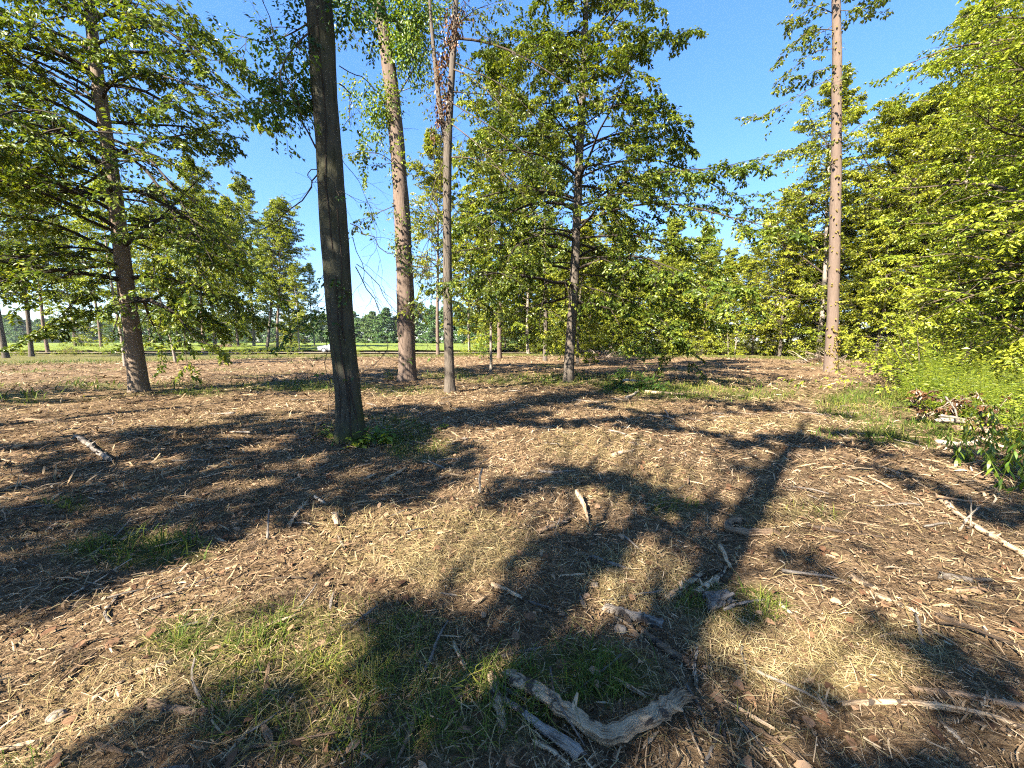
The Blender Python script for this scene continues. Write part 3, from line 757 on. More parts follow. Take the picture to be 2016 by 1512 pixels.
pp = c + rng.normal(0, .1, (90, 3)) * np.array([1, 1, 1.6]); P = grow(rng, pp, rng.normal(0, 1, (90, 3)) + np.array([0, 0, .3]), rng.uniform(.15, .6, 90), 5, 0.3, .3)
tubes(kn, P, np.full((90, 5), .006) * np.linspace(1, .5, 5), 3, .2)
pts = limb_px([(872,300),(862,360),(850,430),(838,520)], Y4, Y4 - .5, base)
P = grow(rng, np.repeat(resample(pts, 10), 4, 0), rng.normal(0, .4, (40, 3)) - UP, rng.uniform(.5, 1.6, 40), 6, .4, .15)
tubes(kn, P, np.full((40, 6), .007) * np.linspace(1.2, .4, 6), 3, .2)
kn.build("twiggy_knot", M['twig'], t4, kind="stuff")

# broad maple with long boughs reaching out
rng, base, Y5, t5, fn = hero("maple_tree", "broad maple in the clearing with long leafy boughs reaching towards the pale bare trunk",
    [(1119,750),(1121,700),(1127,620),(1132,520),(1136,420),(1141,300),(1147,180),(1152,60),(1156,-60),(1160,-200)], [.22,.2,.185,.175,.165,.15,.13,.11,.08,.03], 'bark_grey', 55, flare=0.35, rough=.06)
ex = []
for pts, dy, r in [([(1138,420),(1230,345),(1330,335),(1420,335),(1490,312)],-3.5,.045),([(1138,440),(1260,390),(1370,405),(1470,440),(1565,455)],-4.0,.055),([(1136,470),(1250,455),(1360,490),(1440,560),(1480,600)],-3.0,.045),
                   ([(1134,510),(1240,500),(1340,545),(1430,585)],-4.5,.04),([(1134,540),(1240,545),(1330,595),(1420,640)],-2.0,.035),([(1132,560),(1200,575),(1280,610),(1340,660)],-3.0,.03),([(1144,250),(1220,195),(1290,215),(1345,250)],-1.5,.03),
                   ([(1148,150),(1220,90),(1290,70),(1360,60)],1.0,.03),([(1142,300),(1230,250),(1300,270),(1340,300)],1.5,.03),([(1140,350),(1240,300),(1340,320),(1440,390),(1520,430)],1.0,.04),([(1138,400),(1060,370),(980,390),(910,450)],-2.5,.04),
                   ([(1136,460),(1060,440),(990,480),(930,560)],-1.5,.035),([(1134,520),(1070,510),(1010,550),(960,600)],1.5,.03),([(1144,230),(1070,190),(1000,220),(930,280)],-1.0,.03),([(1150,110),(1080,60),(1010,80),(950,130)],1.0,.03)]:
    ex.append((limb_px(pts, Y5, Y5 + dy, base), r))
w, l = crown(rng, fn, 3.2, 17.5, 52, lambda s: 5.0 * (1 - s) ** 0.75 + 0.8, n2=10, n3=6, nl=30, leaf=(0.08, 0.15), droop=0.75, el=(0.2, 1.05), l2=.5, flat=.5, r1=0.05)
finish(t5, w, l, 'leaf_mid', barkm='bark_dark')
w, l = crown(rng, fn, 0, 1, 0, None, n2=20, n3=6, nl=22, leaf=(0.09, 0.16), droop=0.5, extra=ex, l2=0.26, flat=.5)
w.build("boughs", M['bark_dark'], t5, kind="stuff"); l.build("bough_leaves", M['leaf_mid'], t5, kind="stuff")

# tall pale trunk before the woodland edge
rng, base, Y6, t6, fn = hero("lone_pale_tree", "tall pale bare trunk standing before the woodland edge with sparse leaf sprays high up",
    [(1636,731),(1637,690),(1640,600),(1643,480),(1646,350),(1647,220),(1648,110),(1646,0),(1644,-120),(1640,-330)], [.34,.28,.255,.24,.225,.21,.195,.18,.15,.08], 'bark_pale', 66, flare=0.3, rough=.06)
ex = []
for pts, dy, r in [([(1646,60),(1600,55),(1570,75),(1545,110)],-.8,.025),([(1646,30),(1600,5),(1560,20),(1545,50)],.5,.025),([(1647,95),(1600,100),(1565,130),(1540,160)],-1,.02),([(1648,150),(1590,175),(1530,215),(1475,240)],-1.2,.022),([(1648,130),(1600,140),(1560,165)],.6,.015),
                   ([(1646,20),(1690,22),(1735,5)],-.5,.02),([(1646,-30),(1690,-20),(1725,25)],.5,.02),([(1646,285),(1590,285),(1540,300)],-1,.018),([(1646,0),(1620,-40),(1570,-30)],-1,.02),([(1645,45),(1615,70),(1580,45)],1,.02),([(1646,375),(1600,380),(1550,395),(1490,400)],-.8,.014)]:
    ex.append((limb_px(pts, Y6, Y6 + dy, base), r))
w, l = crown(rng, fn, 20, 27, 12, lambda s: 3.0, n2=7, n3=4, nl=13, leaf=(0.12, 0.21), droop=0.4, el=(0.1, 0.8), r1=0.06, extra=ex, l2=0.34)
finish(t6, w, l, 'leaf_mid', barkm='bark_grey')
ep = MB()
for v in np.concatenate([np.linspace(640, 728, 16), np.linspace(60, 600, 16)]):
    h = (at_depth(1640, v, Y6) - base)[2]; a = rng.uniform(3.4, 6.0, 7)
    p = fn(h) + np.stack([np.cos(a), np.sin(a), 0 * a], -1) * np.interp(h, [0, 3, 18], [.32, .27, .2]) + rng.normal(0, .12, (7, 3)) * np.array([.3, .3, 1])
    leaves(ep, p, np.stack([np.cos(a), np.sin(a), -1 + 0 * a], -1), np.stack([np.cos(a), np.sin(a), 1 + 0 * a], -1), rng.uniform(.09, .17, 7), .09, rng.uniform(.2, .8, 7))
ep.build("trunk_leaves", M['leaf_rust'], t6, kind="stuff")

# ------------------------------------------------------------------ woodland trees: variants, then copies
def variant(seed, H, h0, n1, R, leafm, bark, n2=8, n3=6, nl=14, leaf=(0.19, 0.32), droop=0.3, rt=0.16, el=(0.4, 1.2), lean=0.4, flare=.4, wander=.17):
    rng = np.random.default_rng(seed)
    K = 7
    z = np.linspace(0, H, K); off = np.cumsum(rng.normal(0, lean * 0.25, (K, 2)), 0)
    P = np.column_stack([off - off[0], z]); P[0, 2] = -0.2
    t = empty("woodland_tree", (0, 0, 0))
    mb, fn = trunk_mesh(rng, P, np.linspace(rt, 0.02, K) ** 1.0, 9, 0.5, flare, 0.05)
    mb.build("trunk", M[bark], t)
    lob = rng.uniform(.6, 1.3, 12)
    w, l = crown(rng, fn, h0, H * 0.985, n1, lambda s: R * (1.05 - 0.52 * abs(2 * s - 0.75) ** 2.4 * (1 if s > .37 else .5)) * np.interp(s * 11, np.arange(12), lob), n2=n2, n3=n3, nl=nl, leaf=leaf, droop=droop, el=el, r1=0.05, twigs=False, flat=.7, l2=.5, wander=wander)
    finish(t, w, l, leafm)
    return t
V = [variant(101, 15, 0.9, 48, 4.2, 'leaf_wood', 'bark_grey', n3=6, nl=17, leaf=(.12, .2)), variant(102, 17, 1.8, 48, 4.0, 'leaf_wood', 'bark_white', n3=6, nl=17, leaf=(.12, .2)), variant(103, 13, 0.6, 44, 4.0, 'leaf_wood', 'bark_grey', n3=6, nl=17, leaf=(.13, .21)),
     variant(104, 16, 4.2, 44, 3.6, 'leaf_mid', 'bark_grey', nl=19, leaf=(.12, .19)), variant(105, 18, 6.0, 42, 3.4, 'leaf_wood', 'bark_pale', nl=19, leaf=(.12, .19)), variant(106, 15, 3.5, 30, 2.6, 'leaf_wood', 'bark_white', nl=12, rt=.13, leaf=(.12, .2)),
     variant(107, 15, 0.8, 56, 4.2, 'leaf_wood', 'bark_white', n2=9, n3=6, nl=17, leaf=(.07, .125)), variant(108, 16, 1.2, 54, 4.0, 'leaf_wood', 'bark_grey', n2=9, n3=6, nl=17, leaf=(.07, .125))]
used = set()
def place(k, x, y, rot, sc, label, group, sz=None, name="woodland_tree", rec=True):
    o = copy_tree(V[k])
    o.name = name
    o.location = (x, y, float(gz(x, y)) - 0.02); o.rotation_euler = (0, 0, rot); o.scale = (sc, sc, sz or sc)
    tag(o, label, "tree", group)
    return o
rr = random.Random(5)
EDGE = "leafy yellow green tree in the dense woodland bordering the clearing"
for i, (x, y, k, sc) in enumerate([(13.6,8.0,6,.95),(16,11.6,7,1.0),(19.4,14.4,6,1.05),(24,18.6,7,1.1),(29,24.2,0,1.15),(33.5,30,1,1.25),(34.8,37.5,0,1.5),(34,44.5,2,1.0),(29,50,2,.95),(23,52,0,.8),(17,53,2,.9),(11,55.5,0,.85),(6,58,2,1.0),
      (17,6.0,7,1.0),(21,9.6,6,1.2),(25,14.0,7,1.2),(30,19.6,1,1.3),(36,25,1,1.4),(40,33,0,1.5),(40,40,1,1.35),(38,48,0,1.0),(31,57,1,.9),(24,59,2,1.0),(16,61,0,.9),(9,63,1,.9),(13.8,3.2,7,1.0),
      (31,46,0,.85),(20,49.5,0,.8),(14,51,2,.85),(8,54,0,.8),(26,54,1,.95),(36.5,42,0,1.15),(32.5,40.5,2,1.0),(31.5,34,2,1.0),(30.8,39.5,1,1.45),(36,32.5,1,1.55),(27,22.6,2,.85),(3,60,0,.95),(29,42.5,0,1.05),(44,46,0,1.3),(25,50.5,2,.9),(17.5,50.8,2,.85),(11,52.5,2,.9),(22.5,55.5,1,1.0),(15,57,0,1.05),(28,58,0,1.1),(34,53,1,1.1),(40,44,2,1.2),(33,24.5,2,1.1),(37.5,37,2,1.4),(33,33.5,0,1.3),(5.5,55.5,2,.9),(19,66,1,1.2),(32,45,2,.85),(28.5,46.5,0,.75),(26,48,2,.85),(23.5,48.5,0,.8),(21,50,2,.85),(18.5,49.5,0,.75),(16,50.5,2,.85),(13,50.5,0,.8),(10,51.5,2,.85),(7.5,53,0,.85),(4.5,55,2,.9),(1.5,57,0,1.0),(-1,60,2,1.1),(2,64,1,1.25),(-4,62,0,1.1),(6,66,1,1.25),(35,50,0,1.1),(12,67,0,1.2),(26,66,1,1.2)]):
    place(k, x, y, rr.uniform(0, 6.28), sc * rr.uniform(.93, 1.07), EDGE, "trees of the woodland border")
# thinner trees standing in the clearing, trunk foot taken from the photograph
def stand(u, v, k, sc, label, rot=None, lean=0.0, sz=None, name="slender_tree", group=None, leanx=0.0):
    x, y = G(u, v)
    o = place(k, x, y, rr.uniform(0, 6.28) if rot is None else rot, sc, label, group, sz, name)
    o.rotation_euler = (leanx, lean, o.rotation_euler[2])
    return o
stand(967, 731, 5, .62, "thin sapling trunk with a light crown beside the broad maple", sz=.75)
stand(862, 699, 4, 1.35, "straight pale trunk seen behind the forked tree near the root pile")
stand(983, 706, 4, 1.4, "tall grey trunk by the leafy sapling, crown mixing with the maple's")
stand(1073, 711, 3, 1.15, "dark trunked tree hung with low foliage close behind the maple")
stand(1040, 697, 1, 1.35, "yellow green tree screening the field beside the root pile")
stand(1195, 694, 4, 1.2, "stout pale trunk standing in bright weeds behind the maple")
stand(1137, 716, 2, .75, "small bushy tree tucked right behind the maple trunk")
stand(925, 697, 1, 1.1, "leafy tree next to the root pile with foliage to the ground")
stand(12, 705, 3, 1.5, "thick trunk next to the thinner twin at the clearing's field side", lean=-.02)
stand(62, 702, 3, 1.3, "thinner grey trunk paired with the thick trunk at the field side", lean=-.03)
stand(247, 722, 5, .75, "dark thin trunk half hidden by the leaning tan tree")
stand(346, 714, 5, .7, "thin leaning sapling in front of the broad leaning trunk", lean=.08)
stand(356, 692, 3, 1.5, "leaning grey trunk behind the thin sapling at the field side", lean=-.12)
stand(401, 694, 4, 1.45, "upright grey trunk next to the twiggy brush heap")
stand(525, 693, 3, 1.4, "leaning furrowed trunk of a leaning pair beside the fallen logs", lean=-.14)
stand(547, 693, 4, 1.25, "green ivy covered trunk of the leaning pair beside the fallen logs", lean=-.1)
stand(590, 694, 5, .8, "crooked thin dark tree alone against the crop field", lean=-.02)
stand(455, 688, 1, 1.6, "full crowned tree behind the twiggy brush heap")
stand(500, 690, 1, 1.7, "tallest leafy crown rising above the leaning pair")
stand(425, 689, 0, 1.75, "broad pale green crown behind the upright grey trunk")
stand(575, 691, 0, 1.2, "rounded leafy tree between the leaning pair and the crooked thin tree")
stand(470, 691, 4, 1.35, "slender tall tree with a pale stem behind the leaning pair")
stand(620, 690, 5, 1.0, "light feathery tree next to the crooked thin tree")
stand(95, 696, 4, 1.3, "pale stemmed tree beyond the paired trunks")
stand(200, 692, 4, 1.4, "tall pale stemmed tree seen through the leaning tan tree")
stand(150, 690, 0, 1.4, "bushy tree with low boughs at the edge of the crop field")
stand(300, 688, 1, 1.6, "tall leafy tree rising behind the leaning tan tree")
x_, y_ = G(1446, 699)
# far tree line beyond the field
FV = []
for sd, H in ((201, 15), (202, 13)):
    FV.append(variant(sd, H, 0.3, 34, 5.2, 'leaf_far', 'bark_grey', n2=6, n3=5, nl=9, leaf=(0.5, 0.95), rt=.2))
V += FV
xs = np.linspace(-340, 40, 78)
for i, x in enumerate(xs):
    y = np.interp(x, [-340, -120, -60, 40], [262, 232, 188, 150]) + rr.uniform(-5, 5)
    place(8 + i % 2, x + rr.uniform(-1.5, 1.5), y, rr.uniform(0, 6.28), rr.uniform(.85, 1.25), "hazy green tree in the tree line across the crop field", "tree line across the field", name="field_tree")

# ------------------------------------------------------------------ trees behind the camera whose canopy shades the ground
rng = np.random.default_rng(71)
trees_b = np.array([(-5.5,-5.0),(-10.5,-3.0),(-3.2,-9.5),(-9.0,-9.0),(-15.0,-6.5),(-17.0,-0.5),(-14.5,-13.0),(-7.0,-14.0),(-22.0,2.5),(0.5,-6.0),(-21,-6)])
ctan = math.cos(SUN_EL) / math.sin(SUN_EL); sh = -np.array([math.sin(SUN_AZ), math.cos(SUN_AZ)]) * ctan     # shadow offset per metre of height
NT = 4200
# shade targets on the ground, denser towards the camera
tx = rng.uniform(-17, 9.5, NT * 3); ty = rng.uniform(-1.0, 17, NT * 3)
keep = (np.abs(tx) < 1.5 * ty + 3.5) & (tx < np.interp(ty, [-1, 3, 6, 10, 17], [6.5, 6.2, 6.8, 7.2, 5.0])) & (rng.uniform(0, 1, NT * 3) < np.interp(ty, [-1, 7, 10, 17], [1, 1, .6, .15]))
tx, ty = tx[keep][:NT], ty[keep][:NT]
h = rng.uniform(6.0, 12.5, len(tx))
cx, cy = tx - sh[0] * h, ty - sh[1] * h
u, v = proj(cx, cy, h)
ok = ~((cy > 0.3) & (u > -260) & (u < 2276) & (v > -260))
cx, cy, h = cx[ok], cy[ok], h[ok]
t2c = np.array([[-2.68, 6.35, zz] for zz in np.linspace(.1, 8.5, 170)]) + rng.normal(0, .16, (170, 3)); t2c = t2c[~((t2c[:, 2] > 5.0) & (t2c[:, 2] < 5.5))]; t2c = t2c + S * rng.uniform(10, 17, (len(t2c), 1))  # unseen leaf clusters added along the sun's rays to shade the mossy trunk
nfree = len(cx); cx, cy, h = np.concatenate([cx, t2c[:, 0]]), np.concatenate([cy, t2c[:, 1]]), np.concatenate([h, t2c[:, 2]])
own = np.argmin((cx[:, None] - trees_b[None, :, 0]) ** 2 + (cy[:, None] - trees_b[None, :, 1]) ** 2, 1)
for b_i, (bx, by) in enumerate(trees_b):
    sel = np.where(own == b_i)[0]
    t = empty("canopy_tree", (bx, by, float(gz(bx, by)) - 0.03), "tall leafy canopy tree behind the viewpoint, shading the cleared ground", "tree", "canopy trees shading the clearing")
    Hh = 13.0
    mb, fn = trunk_mesh(rng, [(0, 0, -.2), (.1, 0, 4), (.15, .1, 9), (.1, .2, Hh)], [.22, .18, .13, .05], 10, .4)
    mb.build("trunk", M['bark_grey'], t)
    if len(sel) == 0: continue
    c = np.stack([cx[sel] - bx, cy[sel] - by, h[sel]], -1)
    lv = MB(); nper = 15
    p = (c[:, None] + rng.normal(0, 1, (len(c), nper, 3)) * np.array([.38, .38, .16])).reshape(-1, 3)
    gxp, gyp = p[:, 0] + bx + sh[0] * p[:, 2], p[:, 1] + by + sh[1] * p[:, 2]
    uu, vv = proj(gxp, np.maximum(gyp, .4))
    wl_ = ell(uu, vv, LIT, True) * (gyp > 1.0) + 0.7 * (fbm(gxp / .45, gyp / .45, 91, 2) - .5)
    fleck = vnoise(gxp / .36, gyp / .36, 95) > .62
    kp = ((wl_ < rng.uniform(.25, .5, len(p))) & ~fleck) | np.repeat(sel >= nfree, nper)
    p = p[kp]; N = len(p)
    d = rng.normal(0, 1, (N, 3)) * np.array([1, 1, .5]) - UP * .3; L = rng.uniform(.13, .24, N)
    leaves(lv, p, d, UP + S * .5 + rng.normal(0, .35, (N, 3)), L, L * .6, rng.uniform(0, 1, N))
    # limbs out to a third of the clusters
    wd = MB(); k = sel[:: 10]; ck = np.stack([cx[k] - bx, cy[k] - by, h[k]], -1)
    dist = np.hypot(ck[:, 0], ck[:, 1]); st = np.stack([fn(max(3.0, zz - .35 * dd - .5)) for zz, dd in zip(ck[:, 2], dist)])
    s_ = np.linspace(0, 1, 6)[None, :, None]
    P = st[:, None] * (1 - s_) + ck[:, None] * s_ + np.array([0, 0, .25]) * (s_ * (1 - s_) * 4) + rng.normal(0, .06, (len(k), 6, 3)) * (s_ > 0)
    tubes(wd, P, taper(P, np.full(len(k), .022), np.full(len(k), .005)), 4, .4)
    finish(t, wd, lv, 'leaf_mid')

def drop(o):
    for ch in list(o.children): drop(ch)
    bpy.data.objects.remove(o)
for t in V: drop(t)

# ------------------------------------------------------------------ shrubs, weeds and saplings
def bush(seed, name, H, nst, leafm, leaf=(.07, .13), wid=.5, spread=.55, nsub=6, nl=12, stem='twig', oval=False, lowbare=.1):
    rng = np.random.default_rng(seed)
    t = empty(name, (0, 0, 0))
    a = rng.uniform(0, 6.28, nst); e = rng.uniform(spread * .6, 1.5, nst); L = H * rng.uniform(.6, 1.1, nst)
    st = np.stack([np.cos(a), np.sin(a), 0 * a], -1) * rng.uniform(0, .12 * H, nst)[:, None] - UP * .04
    P = grow(rng, st, np.stack([np.cos(a) * np.cos(e), np.sin(a) * np.cos(e), np.sin(e)], -1), L, 7, .3, .12)
    w, lv = MB(), MB()
    tubes(w, P, taper(P, .005 + .006 * L, 0 * L + .003), 5, rng.uniform(0, 1, nst))
    p, d, l, _ = spawn(rng, P, nsub, .2 + lowbare, 1., .75, .9, .42, L)
    P2 = grow(rng, p, d, np.clip(l, .12, .9), 5, .3, .15)
    tubes(w, P2, np.full((len(P2), 5), .003), 3, .5)
    leafy(rng, lv, P2, nl, leaf, wid=wid, bias=0)
    leafy(rng, lv, P, 6, leaf, wid=wid, lo=.35)
    w.build("stems", M[stem], t, kind="stuff"); lv.build("foliage", M[leafm], t, kind="stuff")
    return t
def weed(seed, name, H, nst, leafm, leaf=(.08, .13), wid=.18, nl=34, r=.25, up=.5, drop=0.3, stem='grass', oval=False, lean=.16):
    """upright stems set all round with narrow leaves"""
    rng = np.random.default_rng(seed)
    t = empty(name, (0, 0, 0)); w, lv = MB(), MB()
    a = rng.uniform(0, 6.28, nst); st = np.stack([np.cos(a), np.sin(a), 0 * a], -1) * (r * np.sqrt(rng.uniform(0, 1, nst)))[:, None] - UP * .03
    L = H * rng.uniform(.55, 1.1, nst)
    P = grow(rng, st, UP + rng.normal(0, lean, (nst, 3)), L, 7, 0.05, .06)
    tubes(w, P, taper(P, .003 + .003 * L, 0 * L + .0015), 4, .5)
    f = np.tile(np.linspace(.12, 1, nl), (nst, 1)); i = np.floor(f * 6).astype(int).clip(0, 5); q = (f * 6 - i)[..., None]; rws = np.arange(nst)[:, None]
    pos = P[rws, i] * (1 - q) + P[rws, i + 1] * q
    an = np.arange(nl)[None] * 2.4 + rng.uniform(0, 6, (nst, 1))
    d = np.stack([np.cos(an), np.sin(an), up + 0 * an], -1) - UP * drop + rng.normal(0, .15, (nst, nl, 3))
    Lf = rng.uniform(leaf[0], leaf[1], (nst, nl)) * (1.1 - .5 * f)
    leaves(lv, pos.reshape(-1, 3), d.reshape(-1, 3), (UP + rng.normal(0, .2, (nst, nl, 3))).reshape(-1, 3), Lf.ravel(), Lf.ravel() * wid, (.6 * rng.uniform(0, 1, (nst, nl)) + .4 * rng.uniform(0, 1, (nst, 1))).ravel(), 0, oval=oval, droop=.3)
    w.build("stems", M[stem], t, kind="stuff"); lv.build("foliage", M[leafm], t, kind="stuff")
    return t
B = [bush(301, "shrub", 1.9, 14, 'leaf_bush'), bush(302, "shrub", 1.4, 12, 'leaf_bush', leaf=(.06, .10)), bush(303, "shrub", 2.4, 16, 'leaf_wood', leaf=(.09, .15)),
     weed(304, "tall_weed", 1.5, 10, 'leaf_bush', r=.35), weed(305, "tall_weed", 1.1, 12, 'leaf_bush', r=.3, leaf=(.06, .1), nl=28), weed(306, "tall_weed", .7, 14, 'leaf_bush', r=.3, wid=.35, nl=16)]
rr = random.Random(17)
def put(k, x, y, sc, label, cat, group=None, name=None, rot=None, sz=None):
    o = copy_tree(B[k] if isinstance(k, int) else k)
    if name: o.name = name
    o.location = (x, y, float(gz(x, y)) - .01); o.rotation_euler = (0, 0, rr.uniform(0, 6.28) if rot is None else rot); o.scale = (sc, sc, sz or sc)
    return tag(o, label, cat, group)
EX = lambda y: float(np.interp(y, [-5, 3, 5, 7, 10.5, 13, 19, 25, 31, 38, 46, 49, 52, 60], [5.6, 6.3, 7.0, 8.2, 10.3, 13.2, 20, 27, 30.5, 31, 29, 14, 4, 0]))
for i in range(150):
    y = 4.2 + 42 * (rr.random() ** 1.25); x = EX(y) + .5 + rr.random() ** 1.5 * (2.0 + .1 * y)
    if y < 8 and x < EX(y) + .8: x += .6
    near = y < 12
    k = rr.choice([0, 1, 1, 3, 3, 4, 4, 5] if near else [0, 0, 1, 2, 2, 3, 4]); sc = rr.uniform(.6, 1.05) * (1 if near else 1.25)
    if k >= 3: put(k, x, y, sc, "tall bright green weed with narrow leaves along the woodland border", "weed", "weeds along the woodland border", "tall_weed")
    else: put(k, x, y, sc, "bright yellow green shrub filling the woodland border", "shrub", "shrubs along the woodland border", "shrub")
for i in range(110):
    y = 5.2 + 13 * rr.random(); x = EX(y) + .1 + rr.random() * 2.2
    put(rr.choice([3, 3, 4, 4, 5]), x, y, rr.uniform(.7, 1.25), "tall bright green weed with narrow leaves along the woodland border", "weed", "weeds along the woodland border", "tall_weed")
for i in range(70):
    x = rr.uniform(1, 30); y = np.interp(x, [1, 4, 14, 29], [53, 51.5, 48.5, 46.5]) + rr.uniform(-.5, 5)
    put(rr.choice([0, 0, 1, 2, 2]), x, y, rr.uniform(.8, 1.5), "bright shrub in the thicket closing the far end of the clearing", "shrub", "thicket at the end of the clearing", "shrub")
for i in range(46):
    x = rr.uniform(-62, -3); y = rr.uniform(44, 49)
    if -18 < x < -8: continue
    put(rr.choice([0, 1, 3, 4, 5]), x, y, rr.uniform(.5, .95), "low shrub in the rough strip before the gravel road", "shrub", "rough growth along the road", "shrub")
# single plants that can be told apart
def one(k, u, v, sc, label, name, cat="plant", sz=None):
    x, y = G(u, v); return put(k, x, y, sc, label, cat, None, name, sz=sz)
sap = bush(320, "sapling", 2.2, 7, 'leaf_ivy', leaf=(.12, .2), wid=.6, nsub=7, nl=10)
one(sap, 950, 709, 1.15, "leafy sapling with broad leaves near the root pile", "sapling")
one(sap, 1245, 716, .85, "dark leafy sapling in the clearing behind the green mound of weeds", "sapling")
md = bush(321, "weed_mound", .75, 22, 'leaf_dark', leaf=(.05, .09), nsub=7, nl=14, spread=.2)
one(md, 1262, 768, 1.15, "low dark green mound of weeds with dry sticks poking out", "weed_mound", sz=.9)
one(md, 1215, 764, .7, "smaller clump of weeds beside the dark green mound", "weed_mound")
one(bush(322, "weed", .6, 8, 'leaf_dark', leaf=(.05, .08), nsub=5, nl=9), 1215, 745, 1.2, "spindly weed between the maple and the dark green mound", "weed")
one(weed(323, "weed", .8, 18, 'leaf_mid', r=.4, wid=.3, nl=18, stem='twig'), 778, 748, 1.0, "rank weeds at the foot of the ivy clad trunk", "weed")
one(B[1], 1570, 711, .75, "lone roundish bush standing clear of the thicket", "bush")
bl = weed(324, "broadleaf_weed", .34, 12, 'leaf_ivy', leaf=(.12, .2), wid=.55, nl=8, r=.28, up=.35, oval=True)
one(bl, 745, 872, 1.0, "broad leaved green weed at the foot of the mossy trunk", "broadleaf_weed")
one(weed(325, "broadleaf_weed", .26, 6, 'leaf_bush', leaf=(.13, .2), wid=.5, nl=6, r=.14, up=.3, oval=True), 706, 884, 1.0, "pale yellowing weed in front of the mossy trunk", "broadleaf_weed")
one(weed(326, "broadleaf_weed", .3, 4, 'leaf_ivy', leaf=(.1, .16), wid=.5, nl=6, r=.12, up=.3, oval=True), 645, 860, 1.0, "small upright leafy weed on the shaded flank of the mossy trunk", "broadleaf_weed")
one(weed(327, "thin_weed", .55, 10, 'leaf_mid', leaf=(.04, .07), wid=.3, nl=16, r=.3, stem='twig'), 800, 858, 1.0, "thin stemmed weeds rising beside the broad leaved weed", "thin_weed")
one(weed(328, "broadleaf_weed", .14, 5, 'leaf_ivy', leaf=(.08, .12), wid=.55, nl=5, r=.12, oval=True), 866, 846, 1.0, "tiny rosette of green leaves in the open mulch", "broadleaf_weed")
# drooping leafy plant over the slash heap
dp = weed(330, "drooping_plant", 1.15, 16, 'leaf_ivy', leaf=(.09, .16), wid=.25, nl=24, r=.5, up=-.35, drop=.5, oval=True, lean=.3)
one(dp, 1968, 925, .9, "plant with long hanging green leaves over the cut branches", "drooping_plant")
one(dp, 2040, 960, 1.0, "hanging leaved plant at the outer end of the cut branches", "drooping_plant")
one(B[4], 1905, 868, .6, "fine bright weed growing out of the cut branches", "tall_weed")
# withered brown bushes
def withered(seed, u, v, H, label):
    rng = np.random.default_rng(seed); x, y = G(u, v)
    t = empty("withered_bush", (x, y, float(gz(x, y))), label, "bush"); w, lv = MB(), MB()
    n = 7; a = rng.uniform(0, 6.28, n)
    P = grow(rng, np.zeros((n, 3)), np.stack([np.cos(a) * .7, np.sin(a) * .7, 1 + 0 * a], -1), H * rng.uniform(.7, 1.15, n), 8, .5, .15)
    tubes(w, P, taper(P, np.full(n, .009), np.full(n, .003)), 5, .7)
    p, d, l, _ = spawn(rng, P, 6, .4, 1., .7, .9, .3, np.full(n, H)); P2 = grow(rng, p, d, l, 4, .6, .2)
    tubes(w, P2, np.full((len(P2), 4), .0025), 3, .6)
    leafy(rng, lv, P2, 11, (.05, .10), wid=.6, dropf=1.4)
    w.build("stems", M['twig_pale'], t, kind="stuff"); lv.build("foliage", M['leaf_red'], t, kind="stuff")
withered(340, 1812, 826, 1.05, "withered bush with curled brown leaves before the bright weeds")
withered(341, 1965, 850, .95, "smaller withered brown branch behind the hanging leaved plant")
for t in B + [sap, md, bl, dp]: drop(t)
for nme in ("weed", "broadleaf_weed", "thin_weed"):
    for o in [o for o in SC.objects if o.parent is None and o.name.startswith(nme) and "label" not in o]: drop(o)

# bare pale saplings at the end of the clearing
def pole(u, v, H, r, lean, label):
    rng = np.random.default_rng(int(u)); x, y = G(u, v)
    t = empty("bare_sapling", (x, y, float(gz(x, y)) - .02), label, "sapling")
    mb, fn = trunk_mesh(rng, [(0, 0, -.1), (lean * .4, 0, H * .4), (lean * .7, .1, H * .75), (lean, .1, H)], [r, r * .8, r * .6, r * .3], 8, .3, .3); mb.build("trunk", M['bark_white'], t)
    w, lv = crown(rng, fn, H * .5, H * .98, 9, lambda s: 1.0, n2=4, n3=2, nl=4, leaf=(.1, .18), r1=.05, twigs=False); finish(t, w, lv, 'leaf_wood', 'twig_pale')
pole(1446, 699, 4.6, .09, .35, "bare pale sapling leaning at the end of the clearing")
pole(1434, 699, 3.4, .06, -.3, "thinner bare stem crossing the pale sapling")
pole(1335, 697, 3.0, .07, .1, "short pale pole in front of the far thicket")
pole(1505, 700, 5.0, .06, .3, "slim whitish stem among the far shrubs")

